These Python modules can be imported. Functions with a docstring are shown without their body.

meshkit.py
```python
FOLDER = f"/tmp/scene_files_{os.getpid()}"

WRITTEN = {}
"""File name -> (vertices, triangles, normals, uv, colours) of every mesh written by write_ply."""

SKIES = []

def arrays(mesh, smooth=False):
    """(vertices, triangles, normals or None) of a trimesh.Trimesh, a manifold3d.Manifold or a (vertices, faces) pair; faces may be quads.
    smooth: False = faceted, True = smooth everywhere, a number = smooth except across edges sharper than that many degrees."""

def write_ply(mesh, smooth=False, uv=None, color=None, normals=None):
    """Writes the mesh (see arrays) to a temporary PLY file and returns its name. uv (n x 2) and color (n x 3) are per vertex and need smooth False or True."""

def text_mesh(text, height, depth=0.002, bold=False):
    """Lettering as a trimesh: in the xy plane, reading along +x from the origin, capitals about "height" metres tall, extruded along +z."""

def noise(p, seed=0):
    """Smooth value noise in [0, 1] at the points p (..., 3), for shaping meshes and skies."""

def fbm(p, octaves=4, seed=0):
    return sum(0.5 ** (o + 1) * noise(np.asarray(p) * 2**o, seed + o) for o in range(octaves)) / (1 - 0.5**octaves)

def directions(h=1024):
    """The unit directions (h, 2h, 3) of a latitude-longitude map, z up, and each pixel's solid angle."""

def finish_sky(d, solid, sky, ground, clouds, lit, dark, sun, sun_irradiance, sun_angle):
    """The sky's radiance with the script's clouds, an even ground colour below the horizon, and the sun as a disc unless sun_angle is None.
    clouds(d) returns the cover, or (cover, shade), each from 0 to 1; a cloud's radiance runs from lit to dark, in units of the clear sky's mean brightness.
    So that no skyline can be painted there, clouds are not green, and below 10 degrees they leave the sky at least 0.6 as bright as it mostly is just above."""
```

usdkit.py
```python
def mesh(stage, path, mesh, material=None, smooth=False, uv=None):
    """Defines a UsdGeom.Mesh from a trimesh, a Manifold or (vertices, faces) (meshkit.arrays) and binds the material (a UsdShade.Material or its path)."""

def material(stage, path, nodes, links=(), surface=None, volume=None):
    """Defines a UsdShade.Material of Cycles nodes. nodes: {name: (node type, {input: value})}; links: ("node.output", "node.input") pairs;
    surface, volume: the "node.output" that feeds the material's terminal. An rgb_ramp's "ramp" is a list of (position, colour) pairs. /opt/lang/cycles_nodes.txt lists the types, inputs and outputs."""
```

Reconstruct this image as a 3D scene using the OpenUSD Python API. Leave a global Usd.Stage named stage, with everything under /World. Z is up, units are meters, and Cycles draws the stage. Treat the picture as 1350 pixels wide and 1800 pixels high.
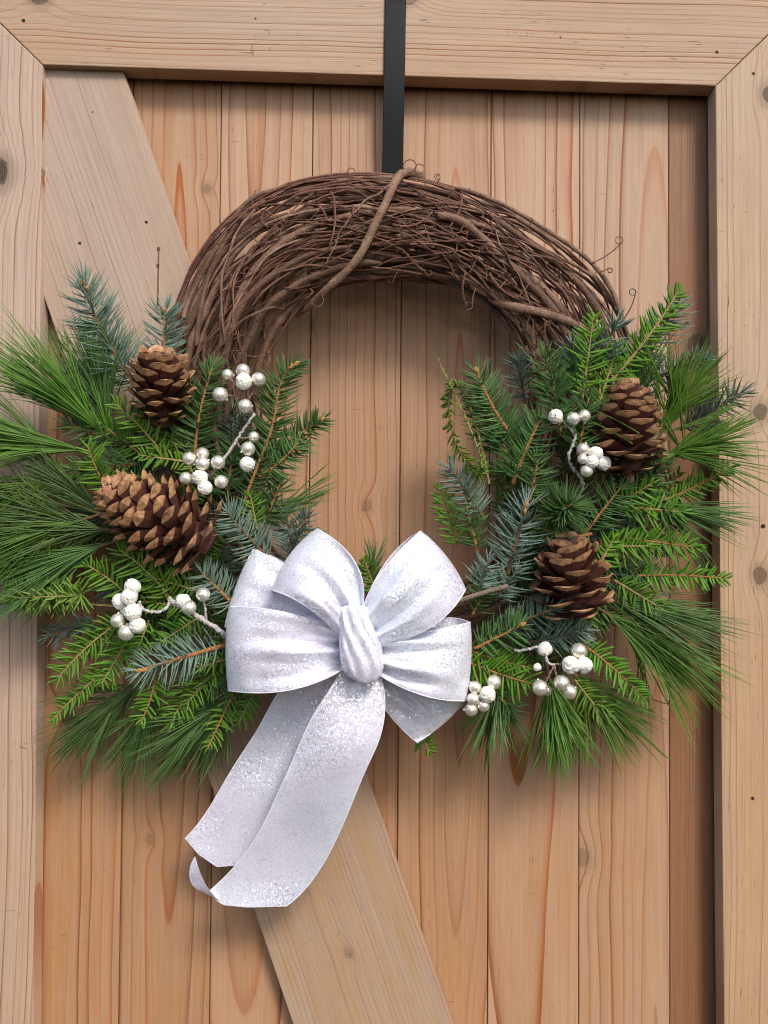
import math
import numpy as np
import trimesh
import usdkit, meshkit
from shapely.geometry import Polygon
from pxr import Usd, UsdGeom, UsdLux, UsdShade, Gf, Sdf, Vt

stage = Usd.Stage.CreateInMemory()
UsdGeom.SetStageUpAxis(stage, UsdGeom.Tokens.z)
UsdGeom.SetStageMetersPerUnit(stage, 1.0)
UsdGeom.Xform.Define(stage, '/World')
UsdGeom.Scope.Define(stage, '/World/Looks')

# ------------------------------------------------------------------ camera, sky, sun, exposure
EXPOSURE = 0.66
SKY_STRENGTH = 0.12
SUN = dict(intensity=0.4, angle=14.0, dir=(0.52, -1.0, 1.12), color=(1.0, 0.93, 0.84))
EYE = np.array([0.0, -1.0, 1.5])            # the boards' faces lie in the plane y = 0
PITCH, ROLL, FOC = math.radians(1.5), math.radians(0.44), 1421.0
_f = np.array([0, math.cos(PITCH), math.sin(PITCH)])
_u0 = np.array([0, -math.sin(PITCH), math.cos(PITCH)])
_r0 = np.array([1.0, 0, 0])
_r = _r0 * math.cos(ROLL) + _u0 * math.sin(ROLL)
_u = _u0 * math.cos(ROLL) - _r0 * math.sin(ROLL)
cam = UsdGeom.Camera.Define(stage, '/World/camera')
m = Gf.Matrix4d(*_r, 0, *_u, 0, *(-_f), 0, *EYE, 1)
cam.AddTransformOp().Set(m)
cam.CreateHorizontalApertureAttr(27.0)
cam.CreateVerticalApertureAttr(36.0)
cam.CreateFocalLengthAttr(27.0 * FOC / 1350.0)
cam.CreateExposureAttr(EXPOSURE)
cam.CreateClippingRangeAttr(Gf.Vec2f(0.02, 1000))

sd = np.array(SUN['dir']); sd = sd / np.linalg.norm(sd)
usdkit.material(stage, '/World/Looks/sky_look', {
    's': ('sky_texture', dict(sky_type='single_scattering', sun_disc=False, sun_elevation=math.asin(sd[2]), sun_rotation=math.atan2(sd[0], sd[1]), air_density=1.0, aerosol_density=3.0)),
    'b': ('background_shader', dict(strength=SKY_STRENGTH))}, [('s.color', 'b.color')], surface='b.background')
dome = UsdLux.DomeLight.Define(stage, '/World/sky')
UsdShade.MaterialBindingAPI.Apply(dome.GetPrim()).Bind(UsdShade.Material.Get(stage, '/World/Looks/sky_look'))
dome.GetPrim().SetCustomDataByKey('kind', 'structure')
sun = UsdLux.DistantLight.Define(stage, '/World/sun')
sun.CreateNormalizeAttr(True); sun.CreateIntensityAttr(SUN['intensity']); sun.CreateAngleAttr(SUN['angle']); sun.CreateColorAttr(Gf.Vec3f(*SUN['color']))
_zx = np.cross([0, 0, 1.0], sd); _zx /= np.linalg.norm(_zx); _zy = np.cross(sd, _zx)
sun.AddTransformOp().Set(Gf.Matrix4d(*_zx, 0, *_zy, 0, *sd, 0, *(EYE + sd * 3), 1))


def P(px, py, h):
    """The point a height h in front of the boards that the photograph shows at (px, py) of 1350 x 1800."""
    px, py, h = np.broadcast_arrays(np.asarray(px, float), np.asarray(py, float), np.asarray(h, float))
    d = _f * FOC + (px - 675)[..., None] * _r + (900 - py)[..., None] * _u
    return EYE + d * ((1.0 - h) / d[..., 1])[..., None]


MM = 0.00065      # about one photo pixel in metres where the wreath hangs

# ------------------------------------------------------------------ prims
_names = {}


def path_of(name, parent=None):
    base = (parent if isinstance(parent, str) else str(parent.GetPath())) if parent is not None else '/World'
    key = base + '/' + name
    n = _names.get(key, -1) + 1
    _names[key] = n
    return key if n == 0 else f'{key}_{n:03d}'


def tag(p, label=None, cat=None, group=None, kind=None):
    for k, v in (('label', label), ('category', cat), ('group', group), ('kind', kind)):
        if v:
            p.SetCustomDataByKey(k, v)
    return p


def thing(name, label, cat, group=None, at=None):
    x = UsdGeom.Xform.Define(stage, path_of(name))
    return tag(x.GetPrim(), label, cat, group)


def obj(name, mesh, mat, parent=None, smooth=False, var=None):
    mm = usdkit.mesh(stage, path_of(name, parent), mesh, mat, smooth=smooth)
    if var is not None:
        UsdGeom.PrimvarsAPI(mm).CreatePrimvar('tint', Sdf.ValueTypeNames.FloatArray, 'vertex').Set(Vt.FloatArray.FromNumpy(np.asarray(var, np.float32)))
    return mm.GetPrim()


# ------------------------------------------------------------------ material graphs
class G:
    def __init__(self):
        self.n, self.l = {}, []

    def add(self, kind, out, **inp):
        nm = f'n{len(self.n)}'
        vals = {}
        for k, v in inp.items():
            if isinstance(v, str) and '.' in v:
                self.l.append((v, f'{nm}.{k}'))
            else:
                vals[k] = v
        self.n[nm] = (kind, vals)
        return f'{nm}.{out}'

    def m(self, op, a, b=0.0, c=0.0, clamp=False):
        return self.add('math', 'value', math_type=op, value1=a, value2=b, value3=c, use_clamp=clamp)

    def mix(self, fac, a, b, kind='mix'):
        return self.add('mix', 'color', mix_type=kind, fac=fac, color1=a, color2=b)

    def noise(self, vec, scale, detail=2.0, rough=0.5, dist=0.0, out='fac'):
        return self.add('noise_texture', out, dimensions='3D', type='fBM', vector=vec, scale=scale, detail=detail, roughness=rough, distortion=dist)

    def ramp(self, fac, stops, out='color'):
        return self.add('rgb_ramp', out, fac=fac, ramp=stops)

    def rng(self, v, a, b, c, d, kind='linear'):
        return self.add('map_range', 'result', range_type=kind, value=v, from_min=a, from_max=b, to_min=c, to_max=d, clamp=True)

    def make(self, name, surface):
        return usdkit.material(stage, '/World/Looks/' + name, self.n, self.l, surface=surface)


def wood(name, ldir, wdir, xc, k, zc, d0=0.0, freq=110.0, strength=0.75, warm=0.5, light=(0.455, 0.302, 0.190), dark=(0.165, 0.064, 0.026),
         knots=(), spots=(), seed=0.0, warp=0.018, checks=0.0, grey=0.0, rough=0.62, sky_fade=True, streak=0.75):
    """Sawn softwood: growth rings around a pith line that leaves the board at a slope, cut by the board's face."""
    g = G()
    pos = g.add('geometry', 'position')
    def dot(v):
        nm = g.add('vector_math', 'value', math_type='dot_product', vector1=pos, vector2=v)
        return nm
    L, W = dot(ldir), dot(wdir)
    Y = g.add('separate_xyz', 'y', vector=pos)
    def vec(a, b, c):
        return g.add('combine_xyz', 'vector', x=a, y=b, z=c)
    Ls = g.m('add', L, seed)
    low = g.noise(vec(g.m('multiply', W, 5.0), Y, g.m('multiply', Ls, 1.6)), 1.0, 2.0)
    mid = g.noise(vec(g.m('multiply', W, 26.0), Y, g.m('multiply', Ls, 5.0)), 1.0, 2.0)
    Ww = g.m('add', W, g.m('multiply', g.m('subtract', low, 0.5), warp * 2))
    Ww = g.m('add', Ww, g.m('multiply', g.m('subtract', mid, 0.5), warp * 0.28))
    dx = g.m('subtract', Ww, xc)
    d = g.m('add', g.m('multiply', g.m('subtract', L, zc), k), d0)
    d = g.m('add', d, g.m('multiply', Y, 1.0))
    r = g.m('sqrt', g.m('add', g.m('multiply', dx, dx), g.m('multiply', d, d)))
    kn_dark = None
    for (kw, kl, ks, kd) in knots:
        a = g.m('subtract', W, kw); b = g.m('multiply', g.m('subtract', L, kl), 0.75)
        wob = g.noise(vec(W, Y, L), 60.0, 2.0)
        dist = g.m('sqrt', g.m('add', g.m('multiply', a, a), g.m('multiply', b, b)))
        dist = g.m('add', dist, g.m('multiply', g.m('subtract', wob, 0.5), ks * 0.7))
        e = g.m('exponent', g.m('multiply', g.m('multiply', dist, dist), -1.0 / (ks * 2.4) ** 2))
        r = g.m('add', r, g.m('multiply', e, ks * 1.6))
        core = g.rng(dist, ks * 0.72, ks * 1.05, kd, 0.0, 'smoothstep')
        rg = g.m('sine', g.m('multiply', dist, 2200.0))
        core = g.m('multiply', core, g.rng(rg, -1, 1, 0.86, 1.0))
        halo = g.rng(dist, ks * 0.9, ks * 2.0, kd * 0.35, 0.0, 'smoothstep')
        core = g.m('maximum', core, halo)
        kn_dark = core if kn_dark is None else g.m('maximum', kn_dark, core)
    t = g.m('multiply', r, freq)
    t = g.m('add', t, g.m('multiply', g.noise(vec(g.m('multiply', t, 0.23), seed, 0.0), 1.0, 1.0), 2.2))
    fl = g.m('floor', t)
    fr = g.m('subtract', t, fl)
    prof = g.add('rgb_to_bw', 'val', color=g.ramp(fr, [(0, (0.12,) * 3), (0.06, (0.0,) * 3), (0.5, (0.05,) * 3), (0.72, (0.14,) * 3), (0.86, (0.42,) * 3), (0.93, (0.85,) * 3), (0.965, (1.0,) * 3), (0.985, (0.9,) * 3), (1.0, (0.12,) * 3)]))
    rnd = g.add('white_noise_texture', 'value', dimensions='1D', w=g.m('add', fl, seed))
    streng = g.noise(vec(g.m('multiply', W, 14.0), Y, g.m('multiply', Ls, 2.2)), 1.0, 2.0)
    fac = g.m('multiply', prof, g.m('multiply_add', g.m('power', rnd, 1.5), 0.95, 0.2))
    fac = g.m('multiply', fac, g.rng(streng, 0.3, 0.7, 0.65, 1.35))
    fac = g.m('multiply', fac, strength * 0.92, clamp=True)
    # finer rings between the strong ones
    t2 = g.m('multiply', t, 3.0)
    f2 = g.m('fraction', t2)
    fine = g.add('rgb_to_bw', 'val', color=g.ramp(f2, [(0, (0.0,) * 3), (0.55, (0.05,) * 3), (0.85, (0.7,) * 3), (0.92, (1.0,) * 3), (1.0, (0.0,) * 3)]))
    fine = g.m('multiply', fine, g.m('multiply', g.add('white_noise_texture', 'value', dimensions='1D', w=g.m('add', g.m('floor', t2), seed + 3.3)), g.rng(streng, 0.3, 0.7, 0.30, 0.05)))
    fac = g.m('maximum', fac, g.m('multiply', fine, strength))
    blot = g.noise(vec(g.m('multiply', W, 9.0), Y, g.m('multiply', Ls, 2.6)), 1.0, 4.0, 0.6)
    # redder heartwood blotches and streaks; cool skylight above, warmer below, painted in by height
    z = g.add('separate_xyz', 'z', vector=pos)
    wz = g.rng(z, 1.90, 1.12, -0.15, 0.55) if sky_fade else 0.25
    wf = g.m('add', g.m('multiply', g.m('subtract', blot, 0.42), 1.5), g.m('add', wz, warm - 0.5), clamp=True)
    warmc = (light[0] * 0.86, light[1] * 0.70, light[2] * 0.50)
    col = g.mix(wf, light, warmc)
    stk = g.noise(vec(g.m('multiply', W, 34.0), 4.0, g.m('multiply', Ls, 1.1)), 1.0, 3.0, 0.6)
    col = g.mix(g.rng(stk, 0.54, 0.74, 0.0, streak), col, (light[0] * 0.80, light[1] * 0.56, light[2] * 0.36))
    mo = g.noise(vec(g.m('multiply', W, 40.0), 6.0, g.m('multiply', Ls, 9.0)), 1.0, 4.0, 0.65)
    col = g.mix(g.rng(mo, 0.42, 0.66, 0.0, 0.55), col, (light[0] * 0.86, light[1] * 0.80, light[2] * 0.84))
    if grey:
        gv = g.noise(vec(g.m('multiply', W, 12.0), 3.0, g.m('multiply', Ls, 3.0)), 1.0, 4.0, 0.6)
        col = g.mix(g.m('multiply', g.rng(gv, 0.35, 0.7, 0.0, grey), g.rng(z, 1.2, 1.75, 0.1, 1.0)), col, (0.40, 0.33, 0.27))  # grey patches, painted stronger higher up as the cool sky tint
    red = g.noise(vec(g.m('multiply', W, 16.0), 7.0, g.m('multiply', Ls, 1.2)), 1.0, 3.0)
    dk = g.mix(g.rng(red, 0.38, 0.58, 0.0, 1.0), dark, (dark[0] * 1.95, dark[1] * 1.55, dark[2] * 1.05))
    col = g.mix(fac, col, dk)
    fib = g.noise(vec(g.m('multiply', W, 950.0), Y, g.m('multiply', Ls, 14.0)), 1.0, 2.0)
    fib2 = g.noise(vec(g.m('multiply', W, 260.0), Y, g.m('multiply', Ls, 5.0)), 1.0, 3.0)
    fb = g.m('add', g.m('multiply', fib, 0.30), g.m('multiply', fib2, 0.36))
    fb = g.m('add', fb, 0.67)
    col = g.mix(1.0, col, g.add('combine_color', 'color', color_type='rgb', r=fb, g=fb, b=fb), 'multiply')
    chk = g.noise(vec(g.m('multiply', W, 420.0), 2.0, g.m('multiply', Ls, 46.0)), 1.0, 1.0)
    pat = g.noise(vec(g.m('multiply', W, 14.0), 9.0, g.m('multiply', Ls, 8.0)), 1.0, 2.0)
    cf = g.m('multiply', g.rng(chk, 0.68, 0.76, 0.0, 1.0), g.rng(pat, 0.42, 0.62, 0.1, 0.45 + checks))
    col = g.mix(cf, col, (0.09, 0.045, 0.022))
    scr = g.noise(vec(g.m('multiply', W, 38.0), 1.0, g.m('multiply', Ls, 150.0)), 1.0, 1.0, 0.5, 1.5)
    col = g.mix(g.m('multiply', g.rng(scr, 0.745, 0.78, 0.0, 0.55), g.rng(pat, 0.45, 0.6, 0.0, 1.0)), col, (0.11, 0.06, 0.03))
    if kn_dark is not None:
        col = g.mix(kn_dark, col, (0.048, 0.027, 0.017))
    hole = None
    for (sw, sl, sr) in spots:
        a = g.m('subtract', W, sw); b = g.m('subtract', L, sl)
        dist = g.m('sqrt', g.m('add', g.m('multiply', a, a), g.m('multiply', b, b)))
        dist = g.m('add', dist, g.m('multiply', g.m('subtract', g.noise(vec(W, Y, L), 420.0, 1.0), 0.5), sr))
        s = g.rng(dist, sr * 0.7, sr * 1.25, 1.0, 0.0)
        hole = s if hole is None else g.m('maximum', hole, s)
    if hole is not None:
        col = g.mix(hole, col, (0.02, 0.014, 0.010))
    hgt = g.m('subtract', g.m('multiply', fib2, 0.5), g.m('multiply', fac, 0.55))
    hgt = g.m('subtract', hgt, g.m('multiply', cf, 0.8))
    if hole is not None:
        hgt = g.m('subtract', hgt, g.m('multiply', hole, 3.0))
    bmp = g.add('bump', 'normal', height=hgt, strength=0.75, distance=0.0011)
    s = g.add('principled_bsdf', 'BSDF', base_color=col, roughness=rough, specular_ior_level=0.28, normal=bmp)
    return g.make(name, s)


# ------------------------------------------------------------------ small mesh helpers
def tube(pts, rad, sides=8, cap=True, ridge=None):
    pts = np.asarray(pts, float); n = len(pts)
    rad = np.broadcast_to(np.asarray(rad, float), (n,))
    T = np.gradient(pts, axis=0); T /= np.maximum(np.linalg.norm(T, axis=1, keepdims=True), 1e-12)
    a = np.array([0, -1.0, 0.0]) if abs(T[0, 1]) < 0.9 else np.array([1.0, 0, 0])
    N = np.zeros_like(pts)
    v = a - T[0] * a.dot(T[0]); v /= np.linalg.norm(v)
    for i in range(n):
        v = v - T[i] * v.dot(T[i]); v /= max(np.linalg.norm(v), 1e-12); N[i] = v
    B = np.cross(T, N)
    ang = np.arange(sides) / sides * 2 * np.pi
    rr = rad[:, None] * (np.ones(sides)[None] if ridge is None else ridge)
    V = pts[:, None] + rr[..., None] * (np.cos(ang)[None, :, None] * N[:, None] + np.sin(ang)[None, :, None] * B[:, None])
    V = V.reshape(-1, 3)
    i, j = np.meshgrid(np.arange(n - 1), np.arange(sides), indexing='ij')
    q = np.stack([i * sides + j, i * sides + (j + 1) % sides, (i + 1) * sides + (j + 1) % sides, (i + 1) * sides + j], -1).reshape(-1, 4)
    F = np.vstack([q[:, [0, 1, 2]], q[:, [0, 2, 3]]])
    if cap:
        c0, c1 = len(V), len(V) + 1
        V = np.vstack([V, pts[0], pts[-1]])
        k = np.arange(sides)
        F = np.vstack([F, np.stack([np.full(sides, c0), (k + 1) % sides, k], 1), np.stack([np.full(sides, c1), (n - 1) * sides + k, (n - 1) * sides + (k + 1) % sides], 1)])
    return V, F


def join(parts):
    V, F, o = [], [], 0
    for v, f in parts:
        V.append(v); F.append(f + o); o += len(v)
    return np.vstack(V), np.vstack(F)


def bez(pts, n):
    """A smooth curve through the given points."""
    pts = np.asarray(pts, float)
    if len(pts) == 2:
        return pts[0] + (pts[1] - pts[0]) * np.linspace(0, 1, n)[:, None]
    from scipy.interpolate import PchipInterpolator, CubicSpline
    s = np.r_[0, np.cumsum(np.linalg.norm(np.diff(pts, axis=0), axis=1))]
    return CubicSpline(s, pts)(np.linspace(0, s[-1], n))


def prism(poly, y_back, y_front, bev):
    """Convex board outline (x, z) between two depths, its front edges eased."""
    p = Polygon(poly)
    if p.exterior.is_ccw is False:
        poly = poly[::-1]
    outer = np.asarray(poly, float)
    n = len(outer)
    def inset(P0, b):
        e = np.roll(P0, -1, 0) - P0; e /= np.linalg.norm(e, axis=1, keepdims=True)
        nrm = np.stack([-e[:, 1], e[:, 0]], 1)
        out = []
        for i in range(n):
            n0, n1 = nrm[i - 1], nrm[i]
            out.append(P0[i] + np.linalg.solve(np.array([n0, n1]), [b, b]))
        return np.array(out)
    inn = inset(outer, bev)
    half = inset(outer, bev * 0.3)
    rings = [(outer, y_back), (outer, y_front + bev), (half, y_front + bev * 0.3), (inn, y_front)]
    V = np.vstack([np.stack([r[:, 0], np.full(n, y), r[:, 1]], 1) for r, y in rings])
    F = []
    for a in range(3):
        for i in range(n):
            j = (i + 1) % n
            F += [[a * n + i, a * n + j, (a + 1) * n + j], [a * n + i, (a + 1) * n + j, (a + 1) * n + i]]
    for i in range(1, n - 1):
        F += [[0, i + 1, i], [3 * n, 3 * n + i, 3 * n + i + 1]]
    return V, np.array(F)


# ------------------------------------------------------------------ the door
def xz(px, py, h):
    p = P(px, py, h); return np.array([p[0], p[2]])


FR, BR = 0.032, 0.022          # how far frame and brace stand in front of the boards
X, Z = (1, 0, 0), (0, 0, 1)
door = thing('plank_door', 'weathered pale cedar plank door with mitred frame and diagonal brace', 'door')
# boards: their joints are upright lines half hidden by frame, brace and wreath
jx = [P(x, 900, 0)[0] for x in (63, 222, 379.5, 543, 702.5, 860.5, 1018, 1176, 1336)]
zt = lambda py: float(P(700, py, 0)[2])
xx = lambda px, py=900: float(P(px, py, 0)[0])
PL = [
    dict(xc=xx(122), k=0.030, zc=zt(1490), d0=0.0, freq=78, strength=1.25, warm=0.72, knots=[(xx(122, 1262), zt(1262), 0.012, 0.95)]),
    dict(xc=xx(305), k=0.040, zc=zt(700), freq=74, strength=1.2, warm=0.62, knots=[(xx(363, 335), zt(335), 0.006, 0.45), (xx(262, 1480), zt(1480), 0.006, 0.35)]),
    dict(xc=xx(440), k=-0.050, zc=zt(10), freq=62, strength=1.3, warm=0.58),
    dict(xc=xx(400), k=0.02, zc=zt(900), d0=0.05, freq=98, strength=1.1, warm=0.66, knots=[(xx(645, 890), zt(890), 0.007, 0.4), (xx(544, 575), zt(575), 0.004, .6)]),
    dict(xc=xx(802), k=0.042, zc=zt(760), d0=0.006, freq=88, strength=1.15, warm=0.62),
    dict(xc=xx(918), k=-0.045, zc=zt(-10), freq=60, strength=1.15, warm=0.50),
    dict(xc=xx(1150), k=0.035, zc=zt(1900), freq=70, strength=1.1, warm=0.50, grey=0.35, knots=[(xx(1024, 1505), zt(1505), 0.010, 0.45)]),
    dict(xc=xx(1390), k=0.02, zc=zt(900), d0=0.03, freq=250, strength=1.25, warm=0.80, light=(0.265, 0.155, 0.095), knots=[(xx(1222, 602), zt(602), 0.012, 0.9)]),
]
for i, prm in enumerate(PL):
    tone = [1.0, 0.95, 1.04, 0.98, 0.97, 1.05, 1.02, 1.0][i]
    lt = np.array(prm.pop('light', (0.430, 0.283, 0.182))) * tone * [1, [1.0, 0.97, 1.0, 1.01, 0.98, 1.02, 1.02, 1.0][i], [1.0, 0.93, 1.0, 1.04, 0.96, 1.06, 1.05, 1.0][i]]
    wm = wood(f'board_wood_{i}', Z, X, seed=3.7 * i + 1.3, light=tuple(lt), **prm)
    a, b, t, e = jx[i] + 0.0006, jx[i + 1] - 0.0006, 0.018, 0.0011
    if i in (5, 6):
        b += 0.0004
    sec = [(a, e), (a + e * 0.4, e * 0.25), (a + e, 0), (b - e, 0), (b - e * 0.4, e * 0.25), (b, e), (b, 0.008), (b + 0.008, 0.008), (b + 0.008, t), (a + 0.0085, t), (a + 0.0085, 0.0075), (a, 0.0075)]
    tm = trimesh.creation.extrude_polygon(Polygon(sec), 1.62, engine='earcut')
    v = np.array(tm.vertices); v[:, 2] += 0.70
    v[:, 1] += [0, 0.0003, -0.0002, 0.0002, 0, 0.0004, 0.0001, 0.0005][i]
    obj('plank', (v, np.array(tm.faces)), wm, door)

inL0, inL1 = xz(75, 114, FR), xz(58, 1800, FR)
inR0, inR1 = xz(1258, 151, FR), xz(1273, 1800, FR)
down = lambda a, b, s: a + (b - a) * s
railup = np.array([-(inR0 - inL0)[1], (inR0 - inL0)[0]]); railup /= np.linalg.norm(railup)
raildir = (inR0 - inL0) / np.linalg.norm(inR0 - inL0)
mL, mR = xz(0, 40, FR) - inL0, xz(1350, 61, FR) - inR0
WD = 0.150
sL = WD / railup.dot(mL); sR = WD / railup.dot(mR)
oL, oR = inL0 + mL * sL, inR0 + mR * sR
gap = 0.0005
rail_poly = np.array([inL0 + railup * gap, inR0 + railup * gap, oR - raildir * gap * 2, oL + raildir * gap * 2])
g1 = lambda i, px, py, w, l=0: None
rot = math.atan2(raildir[1], raildir[0])
rd3, ru3 = (raildir[0], 0, raildir[1]), (railup[0], 0, railup[1])
pw = lambda px, py: (float(xz(px, py, FR).dot(railup)), float(xz(px, py, FR).dot(raildir)))
rail_m = wood('rail_wood', rd3, ru3, xc=float(inL0.dot(railup)) + 0.34, k=0.03, zc=0.1, d0=0.02, freq=150, strength=0.95, warm=0.40, seed=21.1, streak=0.35, checks=0.5, grey=0.35, sky_fade=False,
              light=(0.440, 0.318, 0.222), knots=[(*pw(70, -3), 0.010, 0.8), (*pw(718, -2), 0.009, 0.6)],
              spots=[(*pw(41, 37), 0.0022), (*pw(1260, 92), 0.0018), (*pw(449, 33), 0.0012), (*pw(985, 66), 0.0011)])
obj('top_rail', prism(rail_poly, -0.008, -FR, 0.0011), rail_m, door)
endL, endR = down(inL0, inL1, 1.16), down(inR0, inR1, 1.16)
sl_poly = np.array([endL + [-WD * 1.03, 0], endL, inL0 - railup * gap, oL - railup * gap * 2])
sr_poly = np.array([endR, endR + [WD * 1.05, 0], oR - railup * gap * 2, inR0 - railup * gap])
fx = lambda px, py: (float(xz(px, py, FR)[0]), float(xz(px, py, FR)[1]))
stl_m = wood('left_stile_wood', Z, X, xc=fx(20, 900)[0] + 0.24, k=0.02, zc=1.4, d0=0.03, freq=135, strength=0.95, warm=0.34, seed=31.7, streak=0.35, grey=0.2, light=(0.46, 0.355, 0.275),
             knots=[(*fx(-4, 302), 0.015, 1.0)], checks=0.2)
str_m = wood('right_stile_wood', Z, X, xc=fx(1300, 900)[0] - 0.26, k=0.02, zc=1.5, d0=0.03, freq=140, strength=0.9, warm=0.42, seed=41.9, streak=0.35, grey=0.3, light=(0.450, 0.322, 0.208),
             knots=[(*fx(1352, 166), 0.010, 0.9), (*fx(1337, 724), 0.0095, 0.8), (*fx(1336, 1012), 0.0095, 0.75)],
             spots=[(*fx(1324, 130), 0.0018), (*fx(1341, 926), 0.0026), (*fx(1323, 1404), 0.002)], checks=0.3)
obj('stile', prism(sl_poly, -0.008, -FR, 0.0011), stl_m, door)
obj('stile', prism(sr_poly, -0.008, -FR, 0.0011), str_m, door)
b0, b1 = xz(215, 121, BR), xz(795, 1800, BR)
c0, c1 = xz(74, 512, BR), xz(515, 1800, BR)
tl = xz(78, 119, BR)
brace_poly = np.array([c0, down(c0, c1, 1.22), down(b0, b1, 1.16), b0, tl])
bd = (b0 - b1) / np.linalg.norm(b0 - b1)
bw = np.array([bd[1], -bd[0]])
pb = lambda px, py: (float(xz(px, py, BR).dot(bw)), float(xz(px, py, BR).dot(bd)))
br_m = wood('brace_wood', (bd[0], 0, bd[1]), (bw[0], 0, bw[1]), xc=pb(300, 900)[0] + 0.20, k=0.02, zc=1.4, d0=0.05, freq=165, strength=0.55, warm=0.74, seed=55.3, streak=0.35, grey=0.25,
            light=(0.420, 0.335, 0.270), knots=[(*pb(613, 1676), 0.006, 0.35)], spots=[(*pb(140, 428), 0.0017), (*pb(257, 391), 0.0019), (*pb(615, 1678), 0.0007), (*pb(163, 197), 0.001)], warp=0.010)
obj('diagonal_brace', prism(brace_poly, -0.005, -BR, 0.0012), br_m, door)

# ------------------------------------------------------------------ the metal hanger over the door
g = G()
pos = g.add('geometry', 'position')
n1 = g.noise(pos, 220.0, 3.0); n2 = g.noise(pos, 25.0, 3.0)
s = g.add('principled_bsdf', 'BSDF', base_color=g.mix(n2, (0.003, 0.0032, 0.0038), (0.007, 0.0075, 0.009)), roughness=g.rng(n2, 0.3, 0.7, 0.42, 0.6), specular_ior_level=0.2,
          normal=g.add('bump', 'normal', height=n1, strength=0.2, distance=0.0004))
metal_m = g.make('black_enamel', s)
hang = thing('wreath_hanger', 'flat black metal wreath hanger strap hooked over the top rail', 'hanger')


def strap(path, half, thick, mat, name, parent):
    """A flat bar: path (y, z) with a given x range, rounded corners on its section."""
    path = np.asarray(path, float)
    T = np.gradient(path, axis=0); T /= np.linalg.norm(T, axis=1, keepdims=True)
    N = np.stack([-T[:, 1], T[:, 0]], 1)
    e = thick * 0.3
    sec = [(-half + e, -thick / 2), (half - e, -thick / 2), (half, -thick / 2 + e), (half, thick / 2 - e), (half - e, thick / 2), (-half + e, thick / 2), (-half, thick / 2 - e), (-half, -thick / 2 + e)]
    return path, N, sec


ztop = float((inL0 + inR0)[1] / 2 + WD) + 0.004
tilt = (xz(675.5 + 19.5, 0, FR)[0] - xz(689.5, 300, FR)[0]) / (xz(695, 0, FR)[1] - xz(690, 300, FR)[1])
zlow = float(P(690, 352, 0.036)[2])
hook_c = (-0.0335, zlow)
pth = [(0.030, ztop - 0.05), (0.030, ztop - 0.004), (0.026, ztop + 0.001), (-0.030, ztop + 0.001), (-0.0335, ztop - 0.002), (-0.0345, ztop - 0.01)]
zr = float(P(690, 150, 0.034)[2])
pth += [(-0.0345 + 0.0225 * min(1, max(0, (zr - z) / (zr - zlow))), z) for z in np.linspace(ztop - 0.03, zlow + 0.002, 8)]
pth += [(hook_c[0] + 0.0215 * math.cos(a), hook_c[1] + 0.0215 * math.sin(a)) for a in np.linspace(0, -math.pi, 14)]
pth += [(hook_c[0] - 0.0215, zlow + 0.012)]
pth, N, sec = strap(pth, 0.0128, 0.0022, metal_m, 'strap', hang)
xm = float(xz(690, 300, FR)[0]); zm = float(xz(690, 300, FR)[1])
rings = []
for (y, z), nn in zip(pth, N):
    rings.append([[xm + (z - zm) * tilt + sx, y + nn[0] * sy, z + nn[1] * sy] for sx, sy in sec])
rings = np.array(rings); nr, ns = rings.shape[:2]
F = []
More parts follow.
